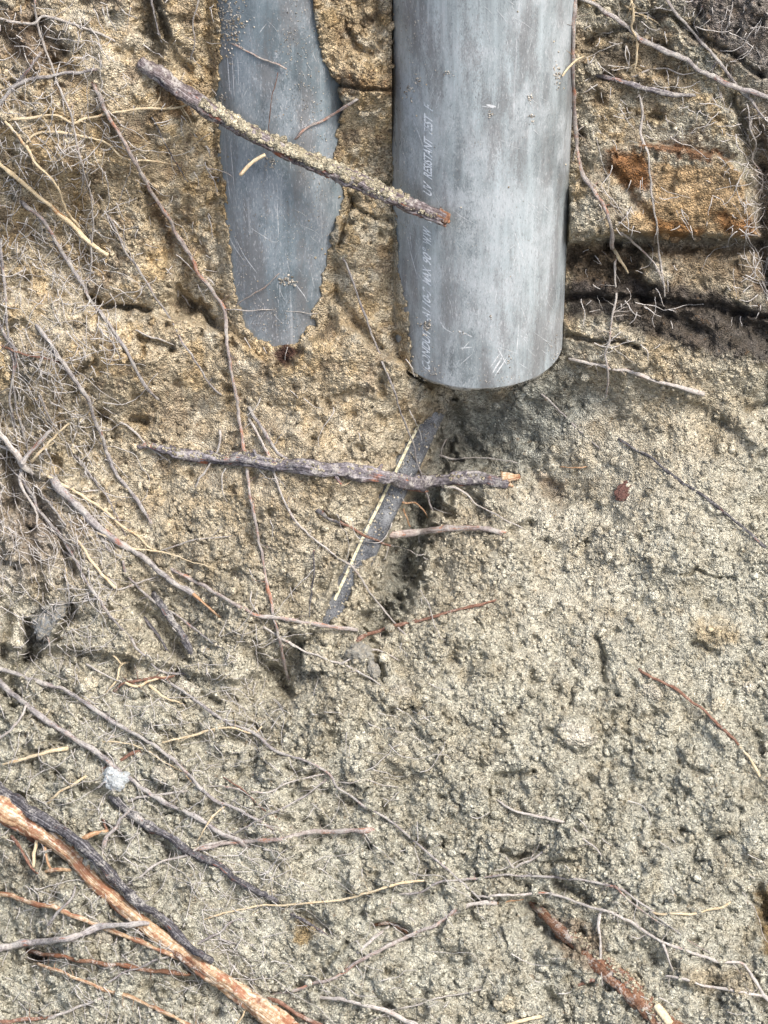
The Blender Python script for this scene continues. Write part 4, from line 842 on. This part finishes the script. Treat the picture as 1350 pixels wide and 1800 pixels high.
root('thin pale root rising to the kink of the long wandering root, upper of two', 'pale', [(352, 1382), (400, 1384), (442, 1392), (476, 1392), (506, 1376), (544, 1366), (582, 1360)], 2, 1.8)
root('thin pale root rising to the kink of the long wandering root, lower of two', 'grey', [(404, 1468), (440, 1450), (474, 1432), (516, 1412), (548, 1390), (580, 1364)], 2.4, 1.8)
root('thin reddish root crossing above the frosted one', 'red', [(392, 1366), (426, 1386), (448, 1408), (472, 1430), (492, 1440)], 1.8, 1.2)
root('thin hooked grey root right of the kink of the long wandering root', 'pale', [(590, 1376), (614, 1376), (640, 1370), (668, 1378), (700, 1384)], 1.8, 1)
root('tan split root running from the left edge under the peeled root', 'peel', [(-20, 1562), (0, 1570), (46, 1584), (96, 1596), (132, 1612), (184, 1632), (236, 1652), (284, 1672), (330, 1694), (372, 1722)], 5.6, 5, lift=4, hairs=.4)
root('thick smooth grey root entering from the left edge above the maroon strip', 'grey', [(-30, 1668), (0, 1664), (50, 1658), (104, 1654), (136, 1644), (172, 1630), (216, 1626), (262, 1624)], 7.2, 5, lift=16, hairs=0, dip=(True, False), rough=.06)
root('maroon root strip lying below the thick smooth grey root', 'brown', [(48, 1672), (100, 1680), (150, 1690), (206, 1696), (262, 1706), (334, 1712)], 4.4, 5, hairs=.5)
root('tan fibrous root running to the bottom edge at the lower left', 'peel', [(66, 1694), (104, 1708), (146, 1724), (186, 1740), (232, 1754), (270, 1772), (322, 1796), (360, 1816)], 3.4, 4.4, hairs=1.6, lift=2)
root('dark thin root in the bottom left corner', 'red', [(-10, 1798), (30, 1794), (66, 1790), (92, 1786)], 5, 3.4)
root('grey twig climbing from the bottom left corner', 'pale', [(84, 1790), (120, 1778), (158, 1764), (194, 1750)], 3.4, 2.2)
root('grey twig crossing the tan split root near the left edge', 'grey', [(84, 1628), (104, 1602), (122, 1582), (132, 1558)], 3.2, 2.4, lift=10)
root('thin grey twig crossing the maroon strip', 'grey', [(182, 1732), (206, 1716), (240, 1702), (276, 1688), (300, 1682)], 2.6, 1.8, lift=4)
root('grey rootlets fanning out right of the lower end of the peeled root', 'grey', [(340, 1662), (366, 1650), (386, 1638), (408, 1620), (444, 1610)], 3, 1.6, hairs=1.5, side=[('grey', [(380, 1646), (404, 1656), (430, 1660), (462, 1660)], 2, 1.2)])
root('thin cream twig pointing left from the bottom end of the peeled root', 'cream', [(432, 1770), (426, 1784), (412, 1802)], 2.8, 1.8, lift=6)
# ---- lower middle and right
root('long cream-and-grey root bowing across the lower middle, upper of two', 'cream', [(356, 1618), (384, 1608), (420, 1600), (468, 1590), (508, 1592), (548, 1586), (590, 1584), (640, 1572), (686, 1558), (722, 1550), (748, 1548)], 1.8, 3, lift=3, hairs=.2)
root('thin grey root arching on towards the lower right from the cream-and-grey one', 'grey', [(700, 1572), (738, 1568), (768, 1552), (808, 1546), (850, 1542), (900, 1538), (952, 1541), (1000, 1544), (1050, 1552), (1090, 1562), (1118, 1582), (1150, 1604)], 2.4, 3, lift=3)
root('short cream root with a red joint ending the thin arch on the lower right', 'cream', [(1148, 1604), (1186, 1607), (1214, 1607), (1240, 1602), (1266, 1596), (1284, 1586)], 2.6, 2.6, hairs=0)
root('white branching root arching over the brown peeled root and out at the right edge', 'pale', [(838, 1576), (872, 1574), (914, 1572), (954, 1570), (1000, 1580), (1052, 1598), (1092, 1612), (1130, 1636), (1162, 1656), (1196, 1666), (1224, 1678), (1264, 1690), (1304, 1694), (1322, 1716), (1340, 1744), (1370, 1780)], 2.8, 4, lift=4, hairs=.8, side=[('pale', [(1058, 1600), (1053, 1622), (1056, 1654), (1058, 1690), (1060, 1732)], 3, 1.8), ('pale', [(1164, 1660), (1174, 1686), (1184, 1712)], 2.6, 1.4)])
root('multicoloured root rising from the foot of the peeled root to a white frosted end', 'mixed', [(478, 1748), (512, 1742), (548, 1730), (590, 1716), (632, 1690), (676, 1664), (716, 1646), (744, 1634), (766, 1624), (788, 1608), (812, 1594)], 3.4, 4.4, hairs=.6)
root('white frosted root piece with an orange end in the lower middle', 'pale', [(786, 1612), (808, 1600), (828, 1590), (852, 1588), (872, 1588)], 4, 5, hairs=1, side=[('orange', [(868, 1588), (894, 1584), (920, 1581)], 2.2, 1.2)])
root('grey root running from the peeled root to the bottom edge', 'pale', [(560, 1752), (600, 1756), (640, 1768), (684, 1780), (722, 1800), (750, 1820)], 4, 6, hairs=1)
root('brown root beside the lower end of the peeled root', 'red', [(470, 1752), (504, 1770), (540, 1790), (580, 1812)], 5, 5)
root('fine cream root near the bottom edge, left of the cream pebble', 'pale', [(640, 1802), (688, 1776), (724, 1770), (764, 1756), (810, 1746), (856, 1736)], 2, 1.3)
root('short white root end at the bottom edge', 'cream', [(846, 1816), (880, 1806), (916, 1796), (956, 1786)], 2.6, 5, lift=2)
root('short pale root on the bare slope above the arching roots', 'pale', [(872, 1406), (890, 1418), (908, 1426), (944, 1434), (974, 1440), (996, 1448)], 2.4, 3.6)
root('thin pale root slanting right from the short pale one', 'pale', [(1006, 1454), (1024, 1474), (1046, 1492), (1062, 1512)], 2.2, 1.6)
root('crooked pale twig beside the dark pocket on the lower slope', 'pale', [(900, 1530), (916, 1518), (938, 1508), (956, 1494), (970, 1482)], 2.8, 2.4, side=[('pale', [(902, 1526), (890, 1508), (874, 1498)], 2, 1.2)])
root('red crooked twig left of the brown peeled root', 'red', [(1004, 1738), (1022, 1730), (1040, 1724), (1060, 1730)], 3.4, 3.4)
root('maroon curved root scrap in a small pit, lower middle', 'brown', [(656, 1626), (684, 1622), (704, 1632), (722, 1646)], 4.2, 3, hairs=0)
root('greenish-grey root piece beside the maroon scrap', 'pale', [(628, 1674), (650, 1656), (670, 1640), (684, 1628)], 4.2, 2.6, hairs=0)
root('faint thin root near the bottom right pointing at the white branching root', 'grey', [(1140, 1600), (1180, 1630), (1220, 1660), (1260, 1684)], 1.6, 1.2)
root('thin brown root above the right end of the thin arch', 'mixed', [(1080, 1556), (1106, 1582), (1132, 1602), (1160, 1622), (1200, 1640)], 2, 1.2)
root('short white crumbly root across the bottom right corner', 'pale', [(1170, 1716), (1210, 1724), (1250, 1734), (1300, 1744), (1340, 1752)], 3, 4, hairs=1)

# ------------------------------------------------------------------ sticks with parts
def crust(parent, s, H_, r, t0, t1, n, side, spread=1.0, rmax=4.5):
    """soil crumbs sticking along one flank of a stick"""
    i = (rng.uniform(t0, t1, n) * (len(s) - 1)).astype(int)
    d = np.gradient(s[:, :2], axis=0); d /= np.linalg.norm(d, axis=1)[:, None] + 1e-9
    off = side * rng.uniform(-.15, 1.0 * spread, n) * r[i] / S
    u = s[i, 0] - d[i, 1] * off * -1; v = s[i, 1] + d[i, 0] * off * -1
    rp = r[i] / S; hh = H_[i] + np.sqrt(np.maximum(rp ** 2 - off ** 2, 0)) * .9
    rad = rng.uniform(1.4, rmax, n) * S
    V, Fc = lumps(P(u, v, hh), rad, IV2, IF2, .22)
    col = np.repeat(np.array([(.50, .45, .33)]) * rng.uniform(.7, 1.25, (n, 1)), len(IV2), 0)
    co_ = mesh_obj('soil_crust', V, Fc, M_CRUMB, parent=parent, col=col); co_['kind'] = 'stuff'; return co_
def stick(name, label, cat, pts, radii, bark, lift=0, dip=(True, False), wig=.5, seg=22, rough=.16, floats=None):
    SEED[0] += 1
    q = np.array([p + (0,) if len(p) == 2 else p for p in pts], float)
    p, r, s, H_ = root_path([tuple(x) for x in q], 1, 1, wig, lift, SEED[0], 1.8, dip, 12)
    if floats is not None:
        H_ = np.interp(np.linspace(0, 1, len(s)), np.linspace(0, 1, len(floats)), floats)
        p = P(s[:, 0], s[:, 1], H_)
    t = np.linspace(0, 1, len(s)); rp = np.interp(t, np.linspace(0, 1, len(radii)), radii)
    r = rp * S * (D - H_ * S) / D
    V, Q, T, U_ = tube(p, r, seg, rough, True, SEED[0])
    o = empty(name, p[0]); tag(o, label, cat)
    mesh_obj('bark', V, [Q, T], MB[bark], parent=o, uv=U_)
    return o, p, r, s, H_
def piece(name, parent, a, b, ha, hb, r0, r1, mat, seg=10, rough=.15, bend=0):
    n = 14; t = np.linspace(0, 1, n); u = a[0] + (b[0] - a[0]) * t; v = a[1] + (b[1] - a[1]) * t + bend * np.sin(np.pi * t); h = ha + (hb - ha) * t
    V, Q, T, U_ = tube(P(u, v, h), np.linspace(r0, r1, n) * S, seg, rough, True, 3)
    return mesh_obj(name, V, [Q, T], MB[mat], parent=parent, uv=U_)
# stick across the two pipes; held off the surface towards its free end
fl_pts = [(246, 108), (300, 148), (352, 184), (402, 214), (452, 244), (505, 268), (560, 291), (620, 316), (680, 344), (730, 364), (782, 384)]
ch = [float(comb(u, v)[0]) for u, v in fl_pts]
hA, hB = ch[0] + 4, max(ch[8:]) + 26
fl = [max(hA + (hB - hA) * i / 10, 0) for i in range(11)]
need = max(0, max(ch[i] + 15 - fl[i] for i in range(2, 11)))
fl = [fl[i] + need * min(1, i / 2.5) for i in range(11)]
o, p, r, s, H_ = stick('crusted_stick', 'dark stick crusted with pale soil, lying slantwise across both grey pipes', 'stick', fl_pts, [12, 14, 14, 12.5, 12.5, 12, 12, 13, 13, 12.5, 11.5], 'stick', floats=fl, wig=.8, rough=.3)
crust(o, s, H_, r, .22, .88, 900, 1, 1.3, 5.2); crust(o, s, H_, r, .22, .80, 160, 1, 1.5, 7.5); crust(o, s, H_, r, .3, .98, 130, -1, .6, 2.4)
t_ = np.linspace(0, 1, 8)[:, None]
piece('broken_tip', o, (768, 378), (788, 387), H_[-1] - 1, H_[-1], 10, 8, 'brown', 14, .4)
piece('broken_tip', o, (776, 383), (790, 391), H_[-1] + 2, H_[-1] + 2, 5, 3, 'peel', 10, .4)
piece('bark_strip', o, (700, 362), (784, 397), H_[-40] - 2, H_[-1] - 1, 3.6, 2.6, 'red', 8, .3)
hk = float(np.interp(.37, np.linspace(0, 1, len(H_)), H_))
piece('side_twig', o, (466, 272), (422, 308), hk - 2, hk - 10, 3.0, 3.2, 'cream', 8, .1, -5)
# knobbly stick lying level in the middle
kp = [(238, 782), (272, 788), (320, 798), (380, 805), (430, 809), (500, 818), (560, 826), (620, 828), (680, 838), (730, 848), (790, 842), (850, 842), (893, 846)]
o, p, r, s, H_ = stick('knobbly_stick', 'knobbly dusty grey-purple stick lying level across the yellow-striped tube', 'stick', kp, [3, 6, 9.5, 11.5, 10, 12, 12.5, 11, 13, 10.5, 13.5, 11.5, 10.5, 12, 10.5, 11, 9.5, 10], 'thick', lift=6, wig=1.6, rough=.3)
for a_, b_, r_ in (((452, 806), (446, 790), 4), ((590, 838), (600, 852), 3.4), ((664, 830), (672, 816), 4.5), ((812, 836), (822, 826), 3)):
    k_ = int(np.argmin((s[:, 0] - a_[0]) ** 2)); piece('side_stub', o, a_, b_, H_[k_] + 4, H_[k_] + 8, r_, r_ * .6, 'thick', 8, .3)
piece('broken_tip', o, (882, 842), (914, 838), H_[-1] + 1, H_[-1] - 2, 9, 4, 'peel', 14, .6)
piece('broken_tip', o, (884, 848), (902, 855), H_[-1], H_[-1] - 4, 6, 2.5, 'peel', 10, .5)
crust(o, s, H_, r, .1, .95, 260, 1, .9, 2.4); crust(o, s, H_, r, .02, .3, 120, 1, 1.2, 3)
# big peeled root in the lower left, with its dark bark peeling off above it
o, p, r, s, H_ = stick('peeled_root', 'thick peeled orange and cream root crossing the lower left corner', 'root', [(-40, 1390), (0, 1418), (60, 1456), (120, 1500), (170, 1552), (220, 1596), (262, 1632), (320, 1672), (366, 1708), (430, 1752), (490, 1796), (550, 1840)], [22, 21, 17, 13.5, 12.5, 12, 13, 13.5, 15, 17, 20, 20], 'peel', lift=6, dip=(False, False), rough=.22)
V, Q, T, U_ = (lambda a: a)(tube(*root_path([(-40, 1362, 0), (0, 1388), (56, 1428), (110, 1462), (164, 1506), (206, 1548), (240, 1584), (290, 1620), (332, 1664), (372, 1690)], 13, 6, .6, 14, 77, 2.2)[:2], 18, .22, True, 7))
mesh_obj('loose_bark', V, [Q, T], MB['dark'], parent=o, uv=U_)
def strip(parent, pts, r0, r1, mat, lift, seed):
    V, Q, T, U_ = tube(*root_path(pts, r0, r1, .8, lift, seed, 2.5, (True, True))[:2], 8, .3, True, seed)
    mesh_obj('bark_strip', V, [Q, T], MB[mat], parent=parent, uv=U_)
strip(o, [(66, 1452), (66, 1476), (60, 1500), (58, 1524)], 4, 2.6, 'cream', 16, 31)
strip(o, [(78, 1490), (84, 1516), (92, 1532)], 3, 2, 'orange', 6, 32)
strip(o, [(74, 1536), (96, 1528), (124, 1530)], 3, 3.4, 'peel', 6, 33)
strip(o, [(20, 1470), (36, 1490), (52, 1520), (72, 1540)], 3, 2, 'red', 3, 34)
strip(o, [(-20, 1432), (10, 1444), (40, 1462), (60, 1478)], 6, 4, 'red', 8, 35)
strip(o, [(140, 1480), (160, 1468), (188, 1460)], 4.5, 3.4, 'orange', 3, 36)
strip(o, [(180, 1440), (184, 1452), (190, 1462)], 2, 2, 'red', 3, 37)
strip(o, [(300, 1668), (340, 1700), (370, 1722)], 5, 3, 'brown', 18, 38)
# brown peeled root, lower right
o, p, r, s, H_ = stick('peeled_root', 'thick red-brown peeled root with a white scar in the lower right', 'root', [(928, 1580), (955, 1606), (985, 1636), (1016, 1656), (1042, 1680), (1066, 1700), (1096, 1726), (1124, 1758), (1158, 1792), (1190, 1830)], [4, 8, 11, 12, 15, 18, 21, 22, 23, 24], 'brown', lift=-11, dip=(True, False), rough=.28)
piece('white_scar', o, (1152, 1768), (1178, 1800), H_[int(len(H_) * .78)] + 19, H_[int(len(H_) * .9)] + 17, 7, 8, 'cream', 10, .3)
crust(o, s, H_, r, .05, .9, 420, 1, 1.2, 3.6)

# ------------------------------------------------------------------ the slanting tube with the yellow stripe
o = empty('striped_tube', P(cab[0, 0], cab[0, 1], cab_h0[0]))
tag(o, 'thin dark tube with a yellow stripe slanting out of the soil below the large pipe', 'tube')
cp = P(cab[:, 0], cab[:, 1], cab_h0)
V, Q, T, U_ = tube(cp, np.full(len(cp), CABLE_R * S), 40, 0.0, True, 0)
a = NT('dusty_black_plastic'); co = world_co(a)
v = a.voro(co, 1400); sp = a.t.nodes.new('ShaderNodeSeparateColor'); a.l(v.outputs['Color'], sp.inputs[0])
dm = a.noise(co, 70, 4, .6)
m = a.ramp(a.math('ADD', sp.outputs[0], a.math('MULTIPLY', dm.outputs[0], .9)), [(.72, 0), (.98, 1)])
dn = a.noise(co, 1300, 4, .7)
m = a.ramp(a.math('ADD', a.math('MULTIPLY', dn.outputs[0], .55), a.math('MULTIPLY', dm.outputs[0], .45)), [(.42, 0), (.60, .85)])
c = a.mix(m, (.04, .045, .055), (.38, .395, .41))
a.l(c, a.b.inputs['Base Color']); a.b.inputs['Roughness'].default_value = .6; a.bump(a.math('ADD', m, a.noise(co, 1200, 3).outputs[0]), .0005)
mesh_obj('tube_wall', V, [Q, T], a.m, parent=o, uv=U_)
k_ = rng.integers(20, len(cab) - 10, 260); of = rng.normal(0, 13, 260).clip(-24, 24)
V, Fc = lumps(P(cab[k_, 0] + of, cab[k_, 1] + .4 * of, cab_h0[k_] + np.sqrt(np.maximum(CABLE_R ** 2 - of ** 2 * .9, 4)) + .3), rng.uniform(.8, 2.2, 260) * S, IV1, IF1, .3)
mo = mesh_obj('dried_mud', V, Fc, M_CRUMB, parent=o, col=np.repeat(np.array([(.52, .48, .40)]) * rng.uniform(.7, 1.25, (260, 1)), len(IV1), 0)); mo['kind'] = 'stuff'
a = NT('yellow_stripe'); nz = a.noise(world_co(a), 500, 4, .7)
a.l(a.ramp(nz.outputs[0], [(.36, (.25, .24, .2)), (.46, (.68, .64, .42)), (.6, (.80, .77, .58))]), a.b.inputs['Base Color']); a.b.inputs['Roughness'].default_value = .6
m = (cab[:, 1] > 740) & (cab[:, 1] < 1060)
d = np.gradient(cab, axis=0); d /= np.linalg.norm(d, axis=1)[:, None]; nn = np.stack([d[:, 1], -d[:, 0]], -1)
nn = np.where((nn[:, :1] < 0), nn, -nn); q = cab[m]; q_n = nn[m]; hq = cab_h0[m]
jw = .6 * vnoise(np.arange(len(q)) / 5., np.zeros(len(q)), 1)
VV = []
for e in (6.2, 7.8, 9.4, 11.0):
    ee = e + jw; VV.append(P(q[:, 0] + q_n[:, 0] * ee, q[:, 1] + q_n[:, 1] * ee, hq + np.sqrt(CABLE_R ** 2 - ee ** 2) + .7))
n = len(q); k = np.arange(n - 1)
QQ = np.vstack([np.stack([i * n + k, i * n + k + 1, (i + 1) * n + k + 1, (i + 1) * n + k], -1) for i in range(3)])
mesh_obj('yellow_stripe', np.vstack(VV), QQ, a.m, parent=o)

# ------------------------------------------------------------------ pebbles and clods
def stone_mat(name, c, var=.25, grit=.4):
    a = NT(name); co = world_co(a); n = a.noise(co, 160, 5, .65)
    cc = a.ramp(n.outputs[0], [(.35, tuple(x * (1 - var) for x in c)), (.65, tuple(min(1, x * (1 + var)) for x in c))])
    v = a.voro(co, 850); sp = a.t.nodes.new('ShaderNodeSeparateColor'); a.l(v.outputs['Color'], sp.inputs[0])
    cc = a.mix(a.ramp(sp.outputs[0], [(1 - grit, 0), (1 - grit + .1, .7)]), cc, (.42, .38, .30))
    a.l(cc, a.b.inputs['Base Color']); a.b.inputs['Roughness'].default_value = .85; a.bump(a.noise(co, 500, 5, .75).outputs[0], .003); return a.m
def pebble(label, u, v, ru, rv, rh, mat, rot=0, sink=.3, name='pebble', cat='pebble'):
    n = IV4; w = 1 + .5 * vnoise(n[:, 0] * 1.6 + u, n[:, 1] * 1.6 + n[:, 2] * 1.3 + v, 1) + .22 * vnoise(n[:, 0] * 5 + u, n[:, 1] * 5 + n[:, 2] * 4, 2)
    f1, rd = worley(n[:, 0] * 2.2 + n[:, 2] + u * .1, n[:, 1] * 2.2 - n[:, 2] + v * .1, 3)
    w = w - .22 * f1 + .1 * fbm(n[:, 0] * 9 + u, n[:, 1] * 9 + n[:, 2] * 7 + v, 4, 3, .7)
    q = n * w[:, None]; c_, s_ = math.cos(rot), math.sin(rot)
    x = (q[:, 0] * ru * c_ - q[:, 1] * rv * s_); y = (q[:, 0] * ru * s_ + q[:, 1] * rv * c_)
    h0 = float(np.median(comb(u + np.array([0, 8, -8, 0, 0]), v + np.array([0, 0, 0, 8, -8])))) + rh * (1 - 2 * sink) * .25
    return tag(mesh_obj(name, P(u + x, v + y, h0 + q[:, 2] * rh), IF4, mat), label, cat, 'stones and clods on the soil bank')
def clod_mat(n, c):
    return soil_material(n, c)
MS = {'white': stone_mat('white_stone', (.62, .66, .66), .25, .12), 'grey': stone_mat('grey_stone', (.36, .345, .30), .25, .45), 'clod': clod_mat('clod_soil', (.56, .52, .42)),
      'cream': clod_mat('cream_soil', (.62, .56, .42)), 'maroon': stone_mat('maroon_flake', (.15, .075, .06), .25, .1), 'blue': stone_mat('blue_grey_stone', (.25, .26, .26), .35, .45)}
pebble('bluish white stone between the light grey roots at the lower left', 204, 1369, 26, 19, 15, MS['white'], .3)
pebble('small grey pebble below the foot of the yellow-striped tube', 634, 1150, 24, 18, 15, MS['grey'], .4)
pebble('curved dark grey stone edge beside the small grey pebble', 656, 1180, 12, 18, 12, MS['grey'], -.3)
pebble('flat maroon bark flake lying alone on the bare right slope', 1099, 864, 21, 14, 5, MS['maroon'], -.75, .2, 'bark_flake', 'bark flake')
pebble('cream pebble near the bottom edge, right of the fine cream root', 884, 1762, 18, 17, 12, MS['cream'], .5)
pebble('rounded clod on the lower right slope with a crack round it', 1012, 1292, 36, 22, 14, MS['clod'], .2, .45, 'clod', 'clod')
pebble('pale crumbly clod in the middle of the lower slope', 706, 1218, 20, 15, 11, MS['clod'], .2, .4, 'clod', 'clod')
pebble('yellowish clod between the upper light grey root and the forked white twig', 152, 1202, 22, 14, 12, MS['cream'], .1, .4, 'clod', 'clod')
pebble('pale clod right of the white stone', 288, 1366, 24, 18, 12, MS['clod'], .4, .4, 'clod', 'clod')
pebble('grey stone in the dark pocket at the far left', 76, 1098, 18, 26, 14, MS['blue'], .3, .4)
pebble('long bluish stone right of the dark pocket at the far left', 102, 1076, 12, 26, 12, MS['blue'], .5, .4)
pebble('pale pebble beside the dark purplish root on the left', 216, 826, 10, 10, 8, MS['cream'])
pebble('rounded clod beside the red arc on the right slope', 1146, 1216, 22, 17, 12, MS['clod'], .2, .4, 'clod', 'clod')
pebble('small pale clod above the red arc on the right slope', 1262, 1240, 13, 14, 10, MS['cream'], .2, .4, 'clod', 'clod')
pebble('small round clod near the right edge beside the red arc', 1316, 1208, 13, 11, 10, MS['clod'], .2, .4, 'clod', 'clod')
pebble('flat grey pebble beside the reddish tangle of rootlets', 330, 1212, 26, 15, 9, MS['clod'], .3, .3)
pebble('round clod left of the thick smooth grey root', 182, 1648, 17, 22, 12, MS['clod'], .2, .3, 'clod', 'clod')
pebble('pale clod at the top right beside the large pipe', 1042, 116, 14, 18, 12, MS['clod'], -.4, .3, 'clod', 'clod')

# ------------------------------------------------------------------ fine root hairs: uncountable
parts = []
def hairs(n, u0, v0, u1, v1, ang, sp, ln, r=.8):
    for _ in range(n):
        u = rng.uniform(u0, u1); v = rng.uniform(v0, v1); a_ = rng.normal(ang, sp); l = rng.exponential(ln) + 10; m = max(6, int(l / 5))
        da = np.cumsum(rng.normal(0, .22, m)) + a_; du = np.cumsum(np.cos(da)) * l / m; dv = np.cumsum(np.sin(da)) * l / m
        uu = u + du; vv = v + dv; hs_ = comb(uu, vv); pad = np.pad(hs_, 2, mode='edge'); hs_ = np.max([pad[i:i + m] for i in range(5)], axis=0)
        if poly_sd(uu, vv, BIGMASK).max() > 0 or poly_sd(uu, vv, LEFTMASK).max() > 0: continue
        parts.append(tube(P(uu, vv, hs_ + 5 + rng.uniform(0, 3)), np.linspace(r, r * .5, m) * S * rng.uniform(.6, 1.4), 4, 0, False, 1))
hairs(430, -20, 0, 200, 560, 1.2, .8, 30); hairs(90, 200, 0, 380, 520, 1.2, .8, 24); hairs(420, -20, 560, 180, 1100, .9, .6, 36); hairs(560, 0, 1100, 480, 1790, .6, .9, 36, .75)
hairs(130, 1020, 0, 1350, 250, 1.2, 1.0, 24); hairs(50, 1290, 200, 1360, 480, 1.4, 1.0, 24); hairs(14, 1060, 270, 1300, 410, 1.2, .6, 20); hairs(70, 1280, 180, 1360, 560, 1.5, 1.2, 30); hairs(60, 1000, 280, 1200, 620, 1.4, .6, 30); hairs(130, 350, 1200, 760, 1780, .5, .7, 36, .7); hairs(40, 380, 560, 760, 1150, 1.2, .6, 30); hairs(30, 760, 1400, 1340, 1780, .5, .6, 30)
V, Q, T, U_ = merge(parts)
tag(mesh_obj('root_hairs', V, Q, MB['hair'], loc=np.zeros(3), uv=U_), 'fine pale root hairs matted over the left wall and top right corner', 'root hairs', None, 'stuff')
for ob in scene.objects:
    if '_o' in ob: del ob['_o']
